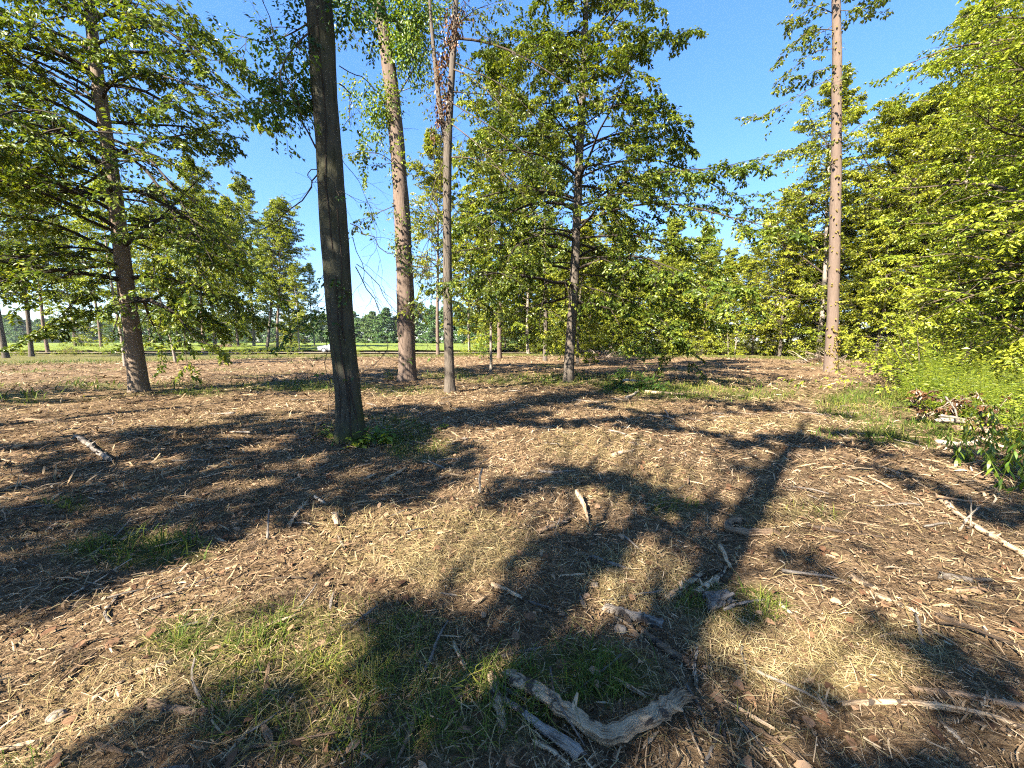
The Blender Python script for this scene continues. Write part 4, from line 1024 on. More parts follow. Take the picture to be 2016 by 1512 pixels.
# ------------------------------------------------------------------ brush heaps, fallen logs
def heap(name, u, v, W, D, H, n, matk, label, seed, up=.25, rad=(.008, .03), ln=(.5, 1.8)):
    rng = np.random.default_rng(seed); x, y = G(u, v)
    t = empty(name, (x, y, float(gz(x, y)) - .03), label, "brush heap"); w = MB()
    a = rng.uniform(0, 6.28, n); q = np.sqrt(rng.uniform(0, 1, n))
    p = np.stack([np.cos(a) * q * W / 2, np.sin(a) * q * D / 2, H * (1 - q ** 1.5) * rng.uniform(0, 1, n)], -1)
    b = rng.uniform(0, 6.28, n)
    P = grow(rng, p, np.stack([np.cos(b), np.sin(b), rng.normal(up, .3, n)], -1), rng.uniform(ln[0], ln[1], n), 6, .1, .16)
    P[:, :, 2] = np.maximum(P[:, :, 2], .02)
    R0 = rng.uniform(rad[0], rad[1], n); tubes(w, P, taper(P, R0, R0 * .3), 5, rng.uniform(0, 1, n))
    w.build("tangled_branches", M[matk], t, kind="stuff")
    mo = MB(); k = 14; aa = np.linspace(0, 6.283, k, endpoint=False)
    rings = [np.stack([np.cos(aa) * W * .5 * s * rng.uniform(.8, 1.1, k), np.sin(aa) * D * .5 * s * rng.uniform(.8, 1.1, k), 0 * aa + H * zz * rng.uniform(.7, 1.2, k) - .05], -1) for s, zz in ((1, 0), (.75, .35), (.45, .6), (.15, .72))]
    i = np.arange(k); j = (i + 1) % k
    mo.add(np.concatenate(rings), np.concatenate([np.stack([i, j, j + k, i + k], -1) + k * z for z in range(3)]), .2); mo.f.append(((np.arange(k) + 3 * k)[None], np.array([.2]), 0, False))
    mo.build("earth_mound", M['shred'], t)
heap("root_pile", 1085, 693, 6.0, 2.2, 1.3, 240, 'twig', "dark pile of grubbed roots and branches at the field side", 401, rad=(.015, .06))
heap("brush_heap", 440, 692, 5.5, 2.2, 1.6, 260, 'twig_pale', "pale heap of tangled twigs beside the upright grey trunk", 402, up=.6)
heap("brush_heap", 545, 692, 2.2, 1.6, 1.2, 120, 'twig_pale', "small pale tangle of twigs at the foot of the leaning pair", 403, up=.6)
heap("brush_heap", 140, 696, 4.2, 1.8, .8, 150, 'twig', "low dark brush heap near the paired trunks", 404)
heap("brush_heap", 1180, 704, 2.2, 1.4, .8, 110, 'twig_pale', "pale stumpy brush behind the maple trunk", 405, rad=(.01, .04))
heap("brush_heap", 1620, 716, 3.2, 1.4, .7, 110, 'twig_pale', "pale cut brush beside the foot of the lone pale trunk", 406)
heap("brush_heap", 330, 690, 3.2, 1.4, 1.0, 110, 'twig_pale', "weathered brush heap behind the leaning grey trunk", 407, up=.5)

# ------------------------------------------------------------------ parked car on the road
def mat_plain(name, col, rough, metal=0.0, spec=.5):
    m, nt, out = new_mat(name); b = principled(nt, out, rough, spec); b.inputs["Base Color"].default_value = (*col, 1); b.inputs["Metallic"].default_value = metal
    t = node(nt, "ShaderNodeTexNoise"); t.inputs["Scale"].default_value = 8; mr = node(nt, "ShaderNodeMapRange"); mr.inputs[3].default_value = rough * .8; mr.inputs[4].default_value = min(1, rough * 1.3)
    nt.links.new(t.outputs[0], mr.inputs[0]); nt.links.new(mr.outputs[0], b.inputs["Roughness"]); return m
M['paint'] = mat_plain("car_paint", (.42, .46, .52), .25, .6); M['glass'] = mat_plain("car_glass", (.03, .04, .05), .08); M['rubber'] = mat_plain("tyre_rubber", (.02, .02, .02), .8); M['rim'] = mat_plain("wheel_rim", (.5, .5, .5), .3, .8); M['lamp'] = mat_plain("headlamp_glass", (.8, .8, .78), .1); M['tail'] = mat_plain("tail_lamp", (.4, .02, .02), .2)
cx_, _ = G(628, 697); cy_ = 52.4; cx_ = (632 - CX) / F_PX * cy_
car = empty("parked_car", (cx_ + 2.25, cy_, .17), "silver car parked on the gravel road, mostly hidden by the mossy trunk", "car")
def loft(prof_lo, prof_hi, xs, ws):
    """closed shell: at each x a section from lo to hi, half width w with rounded shoulders"""
    sec = []
    for x, lo, hi, w_ in zip(xs, prof_lo, prof_hi, ws):
        h_ = hi - lo
        sec.append([(x, y * w_, lo + h_ * z) for y, z in ((-.9, 0), (-1, .18), (-1, .6), (-.93, .88), (-.8, 1), (.8, 1), (.93, .88), (1, .6), (1, .18), (.9, 0))])
    k = 10; V_ = np.array(sec).reshape(-1, 3); F = []
    for a in range(len(xs) - 1):
        for b_ in range(k): F.append((a * k + b_, a * k + (b_ + 1) % k, (a + 1) * k + (b_ + 1) % k, (a + 1) * k + b_))
    m_ = MB(); m_.add(V_, F, .5, 0, True); m_.f.append((np.arange(k)[::-1][None], np.array([.5]), 0, False)); m_.f.append(((np.arange(k) + (len(xs) - 1) * k)[None], np.array([.5]), 0, False)); return m_
loft([.32,.25,.24,.24,.24,.25,.3], [.62,.80,.92,.98,1.0,1.0,.9], [-2.25,-2.1,-1.3,-.8,1.0,1.9,2.25], [.72,.84,.88,.9,.9,.88,.8]).build("body", M['paint'], car)
loft([.93,.95,.95,.95,.95], [.96,1.36,1.46,1.42,1.0], [-.95,-.25,.5,1.2,1.95], [.76,.68,.66,.66,.74]).build("cabin", M['glass'], car)
loft([1.36,1.45,1.42], [1.39,1.49,1.45], [-.22,.5,1.25], [.66,.65,.64]).build("roof_panel", M['paint'], car)
for sx in (-1.38, 1.38):
    for sy in (-.82, .82):
        w_ = MB(); tubes(w_, np.array([(sx, sy - .1, .32), (sx, sy + .1, .32)]), np.array([.32, .32]), 20, .5, cap=True); wh = w_.build("wheel", M['rubber'], car)
        w_ = MB(); tubes(w_, np.array([(sx, sy - .11, .32), (sx, sy + .11, .32)]), np.array([.2, .2]), 12, .5, cap=True); w_.build("rim", M['rim'], wh)
for sy in (-.62, .62):
    w_ = MB(); tubes(w_, np.array([(-2.24, sy - .14, .66), (-2.24, sy + .14, .68)]), np.array([.06, .07]), 10, .5, cap=True); w_.build("headlight", M['lamp'], car)
    w_ = MB(); tubes(w_, np.array([(2.22, sy - .12, .78), (2.22, sy + .12, .78)]), np.array([.07, .07]), 10, .5, cap=True); w_.build("tail_light", M['tail'], car)
    w_ = MB(); tubes(w_, np.array([(-.62, sy * 1.42, 1.0), (-.6, sy * 1.65, 1.02)]), np.array([.06, .08]), 8, .5, cap=True); w_.build("wing_mirror", M['paint'], car)
    w_ = MB(); tubes(w_, np.array([(.15, sy / .62 * .905, .82), (.35, sy / .62 * .905, .82)]), np.array([.018, .018]), 6, .5, cap=True); w_.build("door_handle", M['rim'], car)

# ------------------------------------------------------------------ litter on the ground
rng = np.random.default_rng(900)
def fan(dens, r0, r1, rng):
    """even random points in a wide sector of the clearing"""
    A_ = 1.15 * (r1 * r1 - r0 * r0); n_ = int(dens * A_)
    r = np.sqrt(rng.uniform(r0 * r0, r1 * r1, n_)); a = rng.uniform(-1.15, 1.15, n_)
    x, y = r * np.sin(a), r * np.cos(a) - .15
    k = forest_mask(x, y) < .6
    return x[k], y[k]
def shreds(mb, x, y, L, W, at, tilt=.18, lift=.0, curl=.15, az=None):
    n_ = len(x); a = rng.uniform(0, 6.283, n_) if az is None else az
    d = np.stack([np.cos(a), np.sin(a), rng.normal(0, tilt, n_)], -1); d = nrm(d)
    s_ = np.stack([-np.sin(a), np.cos(a), rng.normal(0, .45, n_)], -1); s_ = nrm(s_)
    z = gz(x, y) + lift + rng.uniform(.0, .02, n_) + np.abs(d[:, 2]) * L * .35
    c = np.stack([x, y, z], -1); up = nrm(np.cross(d, s_)); up = up * np.sign(up[:, 2:3] + 1e-9)
    cu = rng.uniform(-.3, 1, n_)[:, None] * curl * L[:, None]
    w0 = W[:, None] * rng.uniform(.3, .9, n_)[:, None]; w1 = W[:, None] * rng.uniform(.15, .8, n_)[:, None]
    bend = s_ * (rng.normal(0, .055, n_) * L)[:, None]
    A_ = c - d * L[:, None] * .5 - up * cu * .5; C_ = c + d * L[:, None] * .5 - up * cu * .5; B_ = c + up * cu * .5 + bend
    Wm = W[:, None] * .5
    Vv = np.stack([A_ - s_ * w0 * .5, A_ + s_ * w0 * .5, B_ + s_ * Wm, B_ - s_ * Wm, C_ + s_ * w1 * .5, C_ - s_ * w1 * .5], 1).reshape(-1, 3)
    o = (np.arange(n_) * 6)[:, None]
    F = np.concatenate([o + np.array([[0, 1, 2, 3]]), o + np.array([[3, 2, 4, 5]])], 1).reshape(-1, 4)
    mb.add(Vv, F, np.repeat(at, 2), 0)
mb = MB()
for r0, r1, dens, l0, l1, w0, w1 in [(.9, 3, 3900, .010, .095, .0018, .008), (3, 6, 1350, .02, .14, .0035, .012), (6, 12, 310, .04, .28, .007, .024), (12, 24, 62, .1, .42, .012, .042), (24, 46, 13, .15, .6, .02, .06)]:
    x, y = fan(dens, r0, r1, rng)
    g, s_ = patches(x, y); k = rng.uniform(0, 1, len(x)) > g * .75; x, y = x[k], y[k]; n_ = len(x)
    L = l0 + (l1 - l0) * rng.uniform(0, 1, n_) ** 2.8; W = w0 + (w1 - w0) * rng.uniform(0, 1, n_) ** 2
    tone = np.where(rng.uniform(0, 1, n_) < .38, rng.beta(2, 4, n_) * .6, .3 + .7 * rng.beta(2, 2.2, n_)) + .3 * (fbm(x / 1.1, y / 1.1, 61, 2) - .5)
    shreds(mb, x, y, L, W, tone.clip(0, 1), tilt=.26, lift=.006, curl=.10)
mb.build("mulch", M['shred'], kind="stuff")["label"] = "shredded wood mulch strewn over the soil"
# dead grass and straw
mb = MB()
for r0, r1, dens, l0, l1, w0, w1 in [(.9, 3.2, 3000, .03, .15, .0015, .0035), (3.2, 7, 900, .05, .18, .003, .006), (7, 14, 190, .08, .24, .006, .012)]:
    x, y = fan(dens, r0, r1, rng)
    g, s_ = patches(x, y); k = rng.uniform(0, 1, len(x)) < (.10 + .9 * s_ + .35 * g * (g < .85)); x, y = x[k], y[k]; n_ = len(x)
    L = rng.uniform(l0, l1, n_); W = rng.uniform(w0, w1, n_)
    shreds(mb, x, y, L, W, (rng.uniform(0, .8, n_) + .3 * (fbm(x, y, 67, 2) - .4)).clip(0, 1), tilt=.22, lift=.008, curl=.25, az=rng.normal(.5, .9, n_) + 3 * vnoise(x / .5, y / .5, 71))
mb.build("dry_grass", M['straw'], kind="stuff")["label"] = "mown dry grass lying in the clearing"
# green grass tufts
mb = MB()
def blades(mb, x, y, H, W, at, lean=.5):
    n_ = len(x); a = rng.uniform(0, 6.283, n_); z = gz(x, y)
    o = np.stack([np.cos(a), np.sin(a), 0 * a], -1); s_ = np.stack([-np.sin(a), np.cos(a), 0 * a], -1)
    b0 = np.stack([x, y, z - .005], -1); ln = (rng.uniform(.15, 1.2, n_) * lean)[:, None] * H[:, None]
    m_ = b0 + UP * H[:, None] * .6 + o * ln * .35; t_ = b0 + UP * H[:, None] * rng.uniform(.55, 1, n_)[:, None] + o * ln * 1.1
    Vv = np.stack([b0 - s_ * W[:, None] * .5, b0 + s_ * W[:, None] * .5, m_ + s_ * W[:, None] * .4, m_ - s_ * W[:, None] * .4, t_], 1).reshape(-1, 3)
    q_ = (np.arange(n_) * 5)[:, None]; off = mb.n
    mb.add(Vv, q_ + np.array([[0, 1, 2, 3]]), at, 0); mb.f.append((q_ + np.array([[3, 2, 4]]) + off, at, 0, False))
for r0, r1, dens, h0, h1, w in [(.9, 3.2, 5500, .02, .11, .0042), (3.2, 7, 1700, .03, .14, .007), (7, 16, 330, .05, .18, .013), (16, 48, 36, .1, .3, .03)]:
    A_ = 1.15 * (r1 * r1 - r0 * r0); n_ = int(dens * A_)
    r = np.sqrt(rng.uniform(r0 * r0, r1 * r1, n_)); a = rng.uniform(-1.15, 1.15, n_); x, y = r * np.sin(a), r * np.cos(a) - .15
    g, s_ = patches(x, y); tuft = vnoise(x / .16, y / .16, 83)
    k = rng.uniform(0, 1, n_) < np.clip(g * 1.1 - .12, 0, 1) * np.clip((tuft - .25) * 2.2, .05, 1); x, y, g = x[k], y[k], g[k]; n_ = len(x)
    tall = 1 + 1.4 * np.clip(forest_mask(x, y), 0, 1)
    H = (h0 + (h1 - h0) * rng.uniform(0, 1, n_) ** 1.6) * (.5 + g) * tall
    blades(mb, x, y, H, np.full(n_, w) * rng.uniform(.6, 1.3, n_), (.62 * rng.uniform(0, 1, n_) + .5 * fbm(x / .8, y / .8, 87, 2) - .05).clip(0, 1), lean=1.7)
mb.build("grass", M['grass'], kind="stuff")["label"] = "short green grass growing through the mulch in patches"
# fallen leaves
mb = MB(); x, y = fan(26, 1.0, 9, rng); n_ = len(x); a = rng.uniform(0, 6.283, n_)
leaves(mb, np.stack([x, y, gz(x, y) + .012], -1), np.stack([np.cos(a), np.sin(a), rng.normal(.05, .25, n_)], -1), UP + rng.normal(0, .35, (n_, 3)), rng.uniform(.03, .085, n_), rng.uniform(.02, .055, n_), rng.uniform(0, 1, n_), oval=True, fold=.3)
mb.build("fallen_leaves", M['deadleaf'], kind="stuff")["label"] = "brown fallen leaves lying in the mulch"
# clods of earth
mb = MB(); x, y = fan(70, 1.0, 5, rng); x2, y2 = fan(12, 5, 14, rng); x, y = np.concatenate([x, x2]), np.concatenate([y, y2]); n_ = len(x)
R0 = rng.uniform(.006, .022, n_) * np.where(np.hypot(x, y) > 5, 1.9, 1)
oc = np.array([(1, 0, 0), (0, 1, 0), (-1, 0, 0), (0, -1, 0), (.2, .1, .8), (0, 0, -.5)]); fc = np.array([(0, 1, 4), (1, 2, 4), (2, 3, 4), (3, 0, 4)])
Vv = np.stack([x, y, gz(x, y)], -1)[:, None] + oc[None] * R0[:, None, None] * rng.uniform(.6, 1.4, (n_, 6, 3))
mb.add(Vv.reshape(-1, 3), ((np.arange(n_) * 6)[:, None, None] + fc[None]).reshape(-1, 3), np.repeat(rng.uniform(.15, .5, n_), 4))
mb.build("soil_clods", M['shred'], kind="stuff")["label"] = "small crumbs of brown earth between the mulch"

# ------------------------------------------------------------------ loose wood: variants and copies
def splinter_mesh(seed, L, W, T):
    rg = np.random.default_rng(seed); k = 5; xs = np.linspace(-.5, .5, k) * L; wv = W * np.array([.25, .8, 1, .75, .12]) * rg.uniform(.7, 1.2, k); bow = rg.normal(0, .03 * L, k).cumsum() * .5
    Vv = []
    for i in range(k):
        z0 = -abs(xs[i]) * .02
        Vv += [(xs[i] + rg.normal(0, .02 * L), bow[i] - wv[i] / 2, z0 - T / 2), (xs[i], bow[i] + wv[i] / 2, z0 - T / 2), (xs[i] + rg.normal(0, .03 * L), bow[i] + wv[i] * .4, z0 + T / 2 * rg.uniform(.6, 1.4)), (xs[i], bow[i] - wv[i] * .4, z0 + T / 2 * rg.uniform(.6, 1.4))]
    F = [(a * 4 + b, a * 4 + (b + 1) % 4, a * 4 + 4 + (b + 1) % 4, a * 4 + 4 + b) for a in range(k - 1) for b in range(4)] + [(3, 2, 1, 0), tuple(range(4 * k - 4, 4 * k))]
    m_ = MB(); m_.add(Vv, F, .5); return m_
def twig_mesh(seed, L, R):
    rg = np.random.default_rng(seed); P = grow(rg, np.array([[-L / 2, 0, 0.]]), np.array([[1., 0, 0]]), np.array([L]), 7, 0, .13); P[:, :, 2] *= .4
    P -= P.mean(1, keepdims=True); m_ = MB(); tubes(m_, P, R * np.linspace(1.1, .6, 7)[None] * rg.uniform(.85, 1.15, 7), 6, .5, cap=True); return m_
spl = [splinter_mesh(i, 1, rr.uniform(.06, .16), rr.uniform(.03, .05)) for i in range(9)]
spm = [[s_.mesh("wood_splinter", M[k_]) for s_ in spl] for k_ in ('wood_pale', 'wood_tan', 'wood_grey')]
twm = [[twig_mesh(50 + i, 1, rr.uniform(.012, .03)).mesh("fallen_twig", M[k_]) for i in range(7)] for k_ in ('wood_tan', 'wood_grey', 'wood_dark')]
rg = np.random.default_rng(77)
def scatter_wood(meshes, name, n_, r0, r1, l0, l1, label, cat, group, pw):
    c_ = 0
    while c_ < n_:
        r = r0 + (r1 - r0) * rg.uniform() ** pw; a = rg.uniform(-.95, .95); x, y = r * math.sin(a), r * math.cos(a)
        if forest_mask(x, y) > .2: continue
        L = rg.uniform(l0, l1) * (.55 + .085 * r)
        o = bpy.data.objects.new(name, meshes[rg.integers(0, 3)][rg.integers(0, len(meshes[0]))]); COL.objects.link(o)
        o.location = (x, y, float(gz(x, y)) + .02 + .01 * L); o.rotation_euler = (rg.normal(0, .25), rg.normal(0, .10), rg.uniform(0, 6.28)); o.scale = (L, L * rg.uniform(.6, 1.2), L * rg.uniform(.6, 1.2))
        tag(o, label, cat, group); c_ += 1
scatter_wood(spm, "wood_splinter", 290, 1.4, 11, .10, .30, "pale torn wood splinter lying loose on the mulched ground", "wood splinter", "wood splinters strewn over the clearing", .9)
scatter_wood(twm, "fallen_twig", 240, 1.4, 13, .18, .55, "thin bent fallen twig lying on the mulched ground", "twig", "fallen twigs strewn over the clearing", .9)

# ------------------------------------------------------------------ pieces of wood that can be told apart
def stick(name, px, rpx, matk, label, lift=None, cat="stick", sides=8, taper_=.6, rough=.12, sub=14, flat=1.0):
    P = np.array([(*G(u, v), 0.) for u, v in px]); d0 = np.hypot(P[0, 0], P[0, 1])
    rad = .84 * rpx / F_PX * (P[:, 1].mean() * CP + 1.6 * SP)
    lift = np.zeros(len(px)) if lift is None else np.array(lift, float)
    seed = int(px[0][0] * 7 + px[0][1]); rg = np.random.default_rng(seed)
    dd = np.concatenate([[0], np.cumsum(np.linalg.norm(np.diff(P, axis=0), axis=1))]); tt = np.linspace(0, dd[-1], sub)
    C = np.stack([np.interp(tt, dd, P[:, k]) for k in range(3)], -1); C[:, 2] = gz(C[:, 0], C[:, 1]).max() * .35 + gz(C[:, 0], C[:, 1]) * .65 + np.interp(tt, dd, lift)
    rr_ = rad * np.linspace(1, taper_, sub)
    if len(px) > 2: C[1:-1] = .2 * C[:-2] + .6 * C[1:-1] + .2 * C[2:]
    C[1:-1, :2] += rg.normal(0, rad * .15, (sub - 2, 2)); C[:, 2] += rr_ * .75
    a = math.atan2(P[-1, 1] - P[0, 1], P[-1, 0] - P[0, 0]); o0 = C[0].copy(); ca, sa = math.cos(-a), math.sin(-a)
    Q = C - o0; Q = np.stack([Q[:, 0] * ca - Q[:, 1] * sa, Q[:, 0] * sa + Q[:, 1] * ca, Q[:, 2]], -1)
    sides = max(sides, 9) if rpx > 4 else sides
    m_ = MB(); tubes(m_, Q, rr_ * rg.uniform(1 - rough, 1 + rough, sub), sides, .5, cap=True)
    Vv = m_.v[0].reshape(sub, sides, 3); an = np.arange(sides) * 2 * math.pi / sides; ln = np.linalg.norm(np.diff(Q, axis=0), axis=1).sum(); sl = np.linspace(0, ln, sub)
    rid = 1 + .34 * (vnoise(np.cos(an)[None] * 1.7 + 3 + 0 * sl[:, None], np.sin(an)[None] * 1.7 + sl[:, None] / rad * .12 + seed, 5) - .5) + .30 * (vnoise(an[None] * 3 + 0 * sl[:, None], sl[:, None] / rad * .35 + seed, 6) - .5)
    Vv = Q[:, None] + (Vv - Q[:, None]) * rid[..., None]
    if flat < 1:
        hgt = (Vv - Q[:, None])[..., 2] / rr_[:, None]; Vv[..., 2] = np.where(hgt > flat, Q[:, None, 2] + rr_[:, None] * (flat + .12 * (vnoise(an[None] * 4 + 0 * sl[:, None], sl[:, None] / rad * .5, 7) - .5)), Vv[..., 2])
    Vv[0] += rg.normal(0, rad * .7, (sides, 3)) * np.array([1, .15, .15]); Vv[-1] += rg.normal(0, rad * .8, (sides, 3)) * np.array([1, .15, .15])
    m_.v[0] = Vv.reshape(-1, 3)
    if rpx >= 6:                                        # broken side stubs
        for _ in range(1 + int(ln / .25)):
            kk = rg.integers(2, sub - 2); aa = rg.uniform(0, 6.28); dv = np.array([rg.uniform(.3, .9), math.cos(aa), abs(math.sin(aa)) * .8]); sp_ = Q[kk] + dv * rr_[kk] * .3
            pp_ = np.stack([sp_ + nrm(dv) * rr_[kk] * q_ for q_ in (0, .8, 1.4, rg.uniform(1.6, 2.6))]); tubes(m_, pp_, rr_[kk] * np.array([.5, .36, .28, .16]), 5, .5, cap=True)
    o = m_.build(name, M[matk + '_long'])
    wc = np.zeros((m_.n, 3), np.float32); wc[:sub * sides, 0] = np.repeat(sl, sides) + seed * .37; wc[:sub * sides, 1] = np.tile(np.cos(an) * rad * 1.2, sub); wc[:sub * sides, 2] = np.tile(np.sin(an) * rad * 1.2, sub)
    wa = o.data.attributes.new("wc", 'FLOAT_VECTOR', 'POINT'); wa.data.foreach_set("vector", wc.ravel())
    o.location = tuple(o0); o.rotation_euler = (0, 0, a); tag(o, label, cat); return o
stick("bent_log", [(1003,1372),(1060,1408),(1110,1445),(1160,1480),(1195,1500),(1225,1490),(1280,1460),(1343,1414)], 17, 'wood_pale', "bent barkless log broken into a wide V, lying among green grass", cat="log", sides=16, taper_=1.05, sub=34, rough=.06, flat=.55, lift=[.02, .03, .03, .02, .02, .03, .04, .05])
stick("split_stick", [(966,1362),(978,1410),(990,1478)], 11, 'wood_pale', "short split stick with streaky weathered grain next to the bent log", sides=12, taper_=.9, flat=.3)
stick("grey_branch", [(984,1408),(1030,1440),(1070,1470),(1140,1525)], 7, 'wood_grey', "grey smooth branch thickening as it passes under the bent log", taper_=1.9)
stick("pale_splint", [(1050,1490),(1090,1512),(1120,1540)], 7, 'wood_pale', "pale splint wedged beside the grey smooth branch")
stick("thin_wand", [(1083,1350),(1090,1420),(1105,1470),(1150,1515)], 3, 'wood_grey', "thin grey wand laid across one arm of the bent log", lift=[.03, .06, .1, .03])
stick("long_pole", [(1655,1402),(1760,1406),(1850,1420),(1940,1445),(2060,1480)], 6, 'wood_pale', "long pale peeled pole with dark shade beneath it", taper_=1.3, sub=22)
stick("reddish_pole", [(1790,1383),(1880,1395),(1960,1412),(2060,1430)], 7, 'wood_tan', "reddish brown pole lying beyond the long pale peeled pole", taper_=1.2, sub=20)
stick("wood_strip", [(1910,1455),(1970,1470),(2050,1490)], 6, 'wood_tan', "flat torn strip in front of the long pale peeled pole")
stick("short_slat", [(1855,1450),(1895,1485)], 6, 'wood_white', "short whitish slat in front of the long pale peeled pole")
stick("grey_log", [(1192,1202),(1240,1220),(1302,1232)], 10, 'wood_grey', "stubby grey log with pale broken end at the sunlit straw edge", cat="log", sides=10, taper_=1.0)
stick("crooked_stub", [(1230,1212),(1240,1245),(1258,1268)], 8, 'wood_tan', "crooked stub crossing the stubby grey log", taper_=.9)
stick("tan_branch", [(1262,1245),(1305,1278),(1357,1308)], 8, 'wood_tan', "straight tan branch pointing at the upright white splinter", taper_=1.05)
stick("white_splinter", [(1373,1272),(1366,1310),(1372,1352)], 6, 'wood_white', "white flat splinter by the end of the straight tan branch", taper_=.5)
stick("blunt_stick", [(894,1283),(905,1305),(915,1332)], 6, 'wood_pale', "short blunt pale stick alone in shaded grass", taper_=.9)
stick("curved_twig", [(990,1318),(1030,1305),(1085,1290)], 4, 'wood_grey', "curved grey twig above the split stick", taper_=.5)
stick("hooked_log", [(1462,1026),(1434,1032),(1432,1045),(1470,1054),(1528,1050)], 8, 'wood_tan', "tan hooked log lying in a sunlit patch", cat="log", sides=10, taper_=1.0, sub=20)
stick("long_plank", [(1863,984),(1910,1025),(1960,1052),(2030,1090)], 7, 'wood_pale', "long torn plank of wood with a star of splinters standing on it", taper_=.8, sub=18)
for i, ((u0, v0), (u1, v1), l1) in enumerate([((1897,1022),(1925,1018),.14),((1912,1030),(1909,1000),.16),((1890,1035),(1930,1005),.10),((1905,1030),(1913,1048),.08)]):
    stick("standing_splinter", [(u0, v0), (u1, v1)], 2.5, 'wood_white', ["level splinter of the star on the long torn plank", "tallest splinter of the star on the long torn plank", "slanting splinter of the star on the long torn plank", "lowest splinter of the star on the long torn plank"][i], lift=[.01, l1], sides=5, taper_=.3)
stick("fallen_branch", [(150,868),(180,888),(216,911)], 6, 'wood_grey', "straight grey fallen branch in the shade of the leaning tan tree", taper_=.8)
stick("long_lath", [(0,893),(50,886),(105,878)], 6, 'wood_tan', "long lath half sunk in the sunlit mulch")
stick("dark_rod", [(1588,1033),(1660,1048),(1747,1060)], 4, 'wood_dark', "dark thin rod across a sunlit patch near the hooked log", taper_=.8)
stick("upright_twig", [(950,962),(944,970),(946,980)], 2.2, 'wood_grey', "thin whitish twig sticking up near the middle of the clearing", lift=[.2, .1, .0], taper_=1.4)
stick("upright_stalk", [(533,1040),(529,1050),(527,1062)], 2, 'wood_grey', "dry stalk sticking up beside the shaded green patch", lift=[.16, .09, .0], taper_=1.4)
stick("curled_root", [(229,1165),(222,1178),(206,1192),(208,1210),(224,1224)], 4, 'wood_grey', "small curled root lying on bare trampled soil", taper_=.7)
stick("thin_straw_stick", [(130,1165),(190,1140),(260,1100)], 2, 'wood_white', "long thin pale straw pointing to the shaded green patch", lift=[.01, .03, .05])
stick("knobby_stick", [(296,1398),(340,1410),(412,1418)], 9, 'wood_tan', "knobby brown stick at the edge of yellow grass", taper_=.8)
stick("bark_slab", [(0,1462),(40,1450),(95,1435)], 8, 'wood_pale', "pale slab of bark lying in sunlit litter", taper_=.6)
stick("peeled_stick", [(180,1370),(215,1350),(255,1330)], 5, 'wood_pale', "thin peeled stick in sunlit dry grass")
stick("sunlit_stick", [(275,1325),(305,1315),(340,1305)], 6, 'wood_pale', "smooth sunlit stick bordering the yellow grass", taper_=.9)
stick("splintered_stave", [(1312,1178),(1345,1155),(1382,1120)], 9, 'wood_pale', "broad splintered stave in a sunlit heap of chips", taper_=.6, sides=9, flat=.2)
stick("sharp_stave", [(1368,1165),(1400,1140),(1432,1108)], 8, 'wood_pale', "sharp stave lying parallel behind the broad splintered stave", taper_=.5, sides=9, flat=.2)
stick("leaning_chip", [(1417,1086),(1440,1115)], 5, 'wood_pale', "leaning chip by a tuft of brown grass", lift=[.06, .01])
stick("cut_block", [(1396,1196),(1412,1188),(1424,1184)], 19, 'wood_grey', "short grey sawn block standing in green grass", cat="block", sides=12, taper_=.95, rough=.05)
stick("thin_rod", [(1425,1205),(1460,1190),(1508,1170)], 4, 'wood_grey', "thin grey rod leaning on the short sawn block", lift=[.03, .03, .0])
stick("sunlit_chip", [(1536,1178),(1565,1202)], 5, 'wood_white', "whitish chip between green grass and a sunlit patch")
stick("flat_shard", [(1725,1178),(1760,1192),(1812,1210)], 7, 'wood_pale', "long flat shard glowing in the sun", taper_=.4)
stick("broad_shard", [(1680,1135),(1720,1158)], 9, 'wood_pale', "broad short shard of sunlit wood", taper_=.5)
stick("wavy_root", [(1880,1165),(1930,1160),(1985,1158)], 8, 'wood_tan', "wavy brown root tapering to a thread", taper_=.2)
stick("grey_root", [(1848,1133),(1880,1140),(1960,1135)], 9, 'wood_grey', "forked grey root lying by the wavy brown root", taper_=.25)
stick("dark_stick", [(1845,1210),(1900,1230)], 6, 'wood_dark', "dark stick in the shade beyond the yellow straw")
for i, (p0, r_, k_, lb) in enumerate([([(1408,1415),(1425,1460),(1440,1530)], 6, 'wood_dark', "dark stick of the splayed bunch next to the bent log"), ([(1470,1440),(1530,1475),(1600,1530)], 8, 'wood_tan', "thickest tan stick of the splayed bunch next to the bent log"), ([(1448,1428),(1490,1470),(1545,1530)], 5, 'wood_pale', "pale stick of the splayed bunch next to the bent log"),
                        ([(1415,1440),(1405,1480),(1385,1530)], 5, 'wood_grey', "grey stick of the splayed bunch next to the bent log"), ([(1350,1350),(1375,1400),(1390,1450)], 4, 'wood_grey', "thin grey twig between the white splinter and the bent log's end")]):
    stick("splayed_stick", p0, r_, k_, lb)
stick("white_log", [(1845,870),(1880,875),(1925,872)], 7, 'wood_white', "weathered white log lowest in the heap of cut branches", cat="log", taper_=.9)
stick("peeled_log", [(1850,846),(1890,847),(1925,848)], 7, 'wood_grey', "peeled pale log resting on top of the cut branches", lift=[.16, .14, .14], cat="log", taper_=.9)
stick("reddish_log", [(1880,856),(1930,858),(2030,850)], 7, 'wood_tan', "reddish log in the middle of the cut branches", lift=[.08, .1, .1], cat="log")
stick("crossed_branch", [(1938,860),(1955,885),(1972,900)], 5, 'wood_pale', "pale branch of a crossing pair under the hanging leaves", lift=[.14, .05, .01])
stick("crossed_branch", [(1922,872),(1960,885),(1990,888)], 4, 'wood_pale', "flatter branch of the crossing pair under the hanging leaves", lift=[.12, .09, .04])
stick("white_branch", [(1846,850),(1885,852),(1930,856)], 3, 'wood_grey', "thin pale branch under the withered bush", lift=[.3, .27, .2])
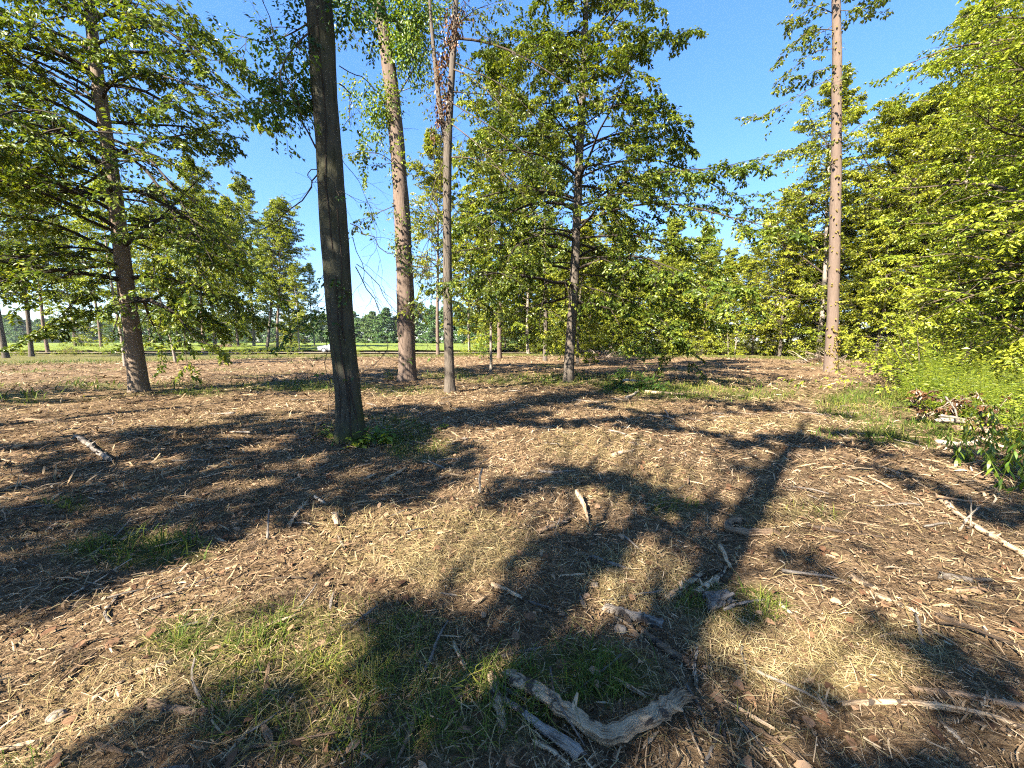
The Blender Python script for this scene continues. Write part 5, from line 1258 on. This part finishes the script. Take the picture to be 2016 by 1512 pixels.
stick("slender_branch", [(1855,835),(1872,845),(1883,852)], 2, 'wood_grey', "slender pale branch rising through the withered bush", lift=[.55, .42, .26])
stick("leaning_stick", [(1213,766),(1222,760),(1236,756)], 4, 'wood_grey', "leaning stick propped against the dark green mound", lift=[0, .12, .22])
stick("level_stick", [(1226,760),(1250,760),(1272,760)], 3, 'wood_white', "level stick lying across the dark green mound", lift=[.22, .22, .2])
stick("white_stick", [(1233,786),(1246,780),(1258,769)], 4, 'wood_white', "whitish stick on the ground before the dark green mound")
stick("low_branch", [(1270,773),(1310,776),(1345,778)], 4, 'wood_pale', "low pale branch before the dark green mound")
stick("pale_stick", [(757,957),(772,946),(800,926)], 5, 'wood_pale', "pale stick pointing at the weeds by the mossy trunk", taper_=.7)
stick("long_stick", [(835,960),(880,945),(950,925)], 4, 'wood_tan', "long tan stick near the upright whitish twig")
stick("white_chip", [(620,985),(640,1001)], 4, 'wood_white', "small white chip above the sunlit splinters")
stick("sunlit_splint", [(568,1042),(588,1015),(608,990)], 5, 'wood_pale', "straight sunlit splint beyond the shaded green patch")
stick("standing_chip", [(660,1026),(664,1038)], 6, 'wood_pale', "stubby chip standing in the sunlit mulch", lift=[.05, .0], taper_=1)
stick("tan_shard", [(1135,988),(1150,1005),(1160,1030)], 6, 'wood_pale', "tan shard upright among the sunlit splinters", lift=[.07, .04, .0], taper_=.4)
stick("root_chunk", [(1060,1060),(1090,1045),(1130,1018)], 6, 'wood_tan', "knotted root chunk in the middle of the sunlit mulch")
stick("arched_stick", [(970,1172),(995,1180),(1028,1195)], 6, 'wood_pale', "arched pale stick at the border of sun and shaded grass")
stick("grey_pole", [(1165,1100),(1200,1110),(1236,1118)], 5, 'wood_grey', "grey pole in the shade between two sunlit patches")
stick("thin_branch", [(1345,822),(1375,828),(1420,826)], 3, 'wood_dark', "thin dark branch on the pale sunlit ground")
stick("far_stick", [(1205,905),(1225,897),(1248,890)], 5, 'wood_pale', "pale curved strip in the sunlit clearing before the maple")
stick("far_strip", [(1060,932),(1095,936),(1130,930)], 4, 'wood_grey', "grey strip lying between the maple and the upright whitish twig")
# stones
def stone(u, v, rpx, label, seed):
    x, y = G(u, v); R_ = rpx / F_PX * (y * CP + 1.6 * SP); rg = np.random.default_rng(seed)
    import bmesh
    bm = bmesh.new(); bmesh.ops.create_icosphere(bm, subdivisions=3, radius=R_)
    for q_ in bm.verts:
        c = np.array(q_.co) / R_; k_ = 1 + .35 * (float(vnoise(c[0] * 1.6 + seed, c[1] * 1.6 + c[2], 4)) - .5) + .12 * (float(vnoise(c[0] * 5 + c[2] * 3, c[1] * 5, 6)) - .5)
        q_.co = (q_.co[0] * k_ * 1.15, q_.co[1] * k_, q_.co[2] * k_ * .7)
    me = bpy.data.meshes.new("stone"); bm.to_mesh(me); bm.free(); me.materials.append(M['stone'])
    o = bpy.data.objects.new("stone", me); COL.objects.link(o); o.location = (x, y, float(gz(x, y)) + R_ * .35); tag(o, label, "stone")
M['stone'] = bark_mat("stone_surface", (.10, .08, .06), (.24, .20, .155), scale=.6, furrow=.2)
stone(108, 1396, 13, "rounded pale stone in sunlit litter", 3)
stone(1220, 1255, 11, "brown stone in the grass under the crooked stub", 4)
stone(1170, 1150, 7, "small stone at the edge of a sunlit straw patch", 5)
stone(915, 866, 5, "small white stone on shaded mulch past the broad leaved weed", 6)

# ------------------------------------------------------------------ air: thin even haze over the whole place
HX, HY0, HY1, HZ0, HZ1 = 440.0, -60.0, 300.0, -1.6, 36.0
mb = MB()
mb.add([(x, y, z) for z in (HZ0, HZ1) for y in (HY0, HY1) for x in (-HX, HX)], [(0, 2, 3, 1), (4, 5, 7, 6), (0, 1, 5, 4), (2, 6, 7, 3), (0, 4, 6, 2), (1, 3, 7, 5)], .5)
m, nt, out = new_mat("air_haze")
pv = node(nt, "ShaderNodeVolumePrincipled"); pv.inputs["Density"].default_value = 0.00012; pv.inputs["Color"].default_value = (.82, .9, 1, 1); pv.inputs["Anisotropy"].default_value = 0.2
nt.links.new(pv.outputs[0], out.inputs["Volume"])
tag(mb.build("haze", m, kind="stuff"), "thin bluish haze in the air over the clearing and field", "haze")
SC.cycles.volume_bounces = 0
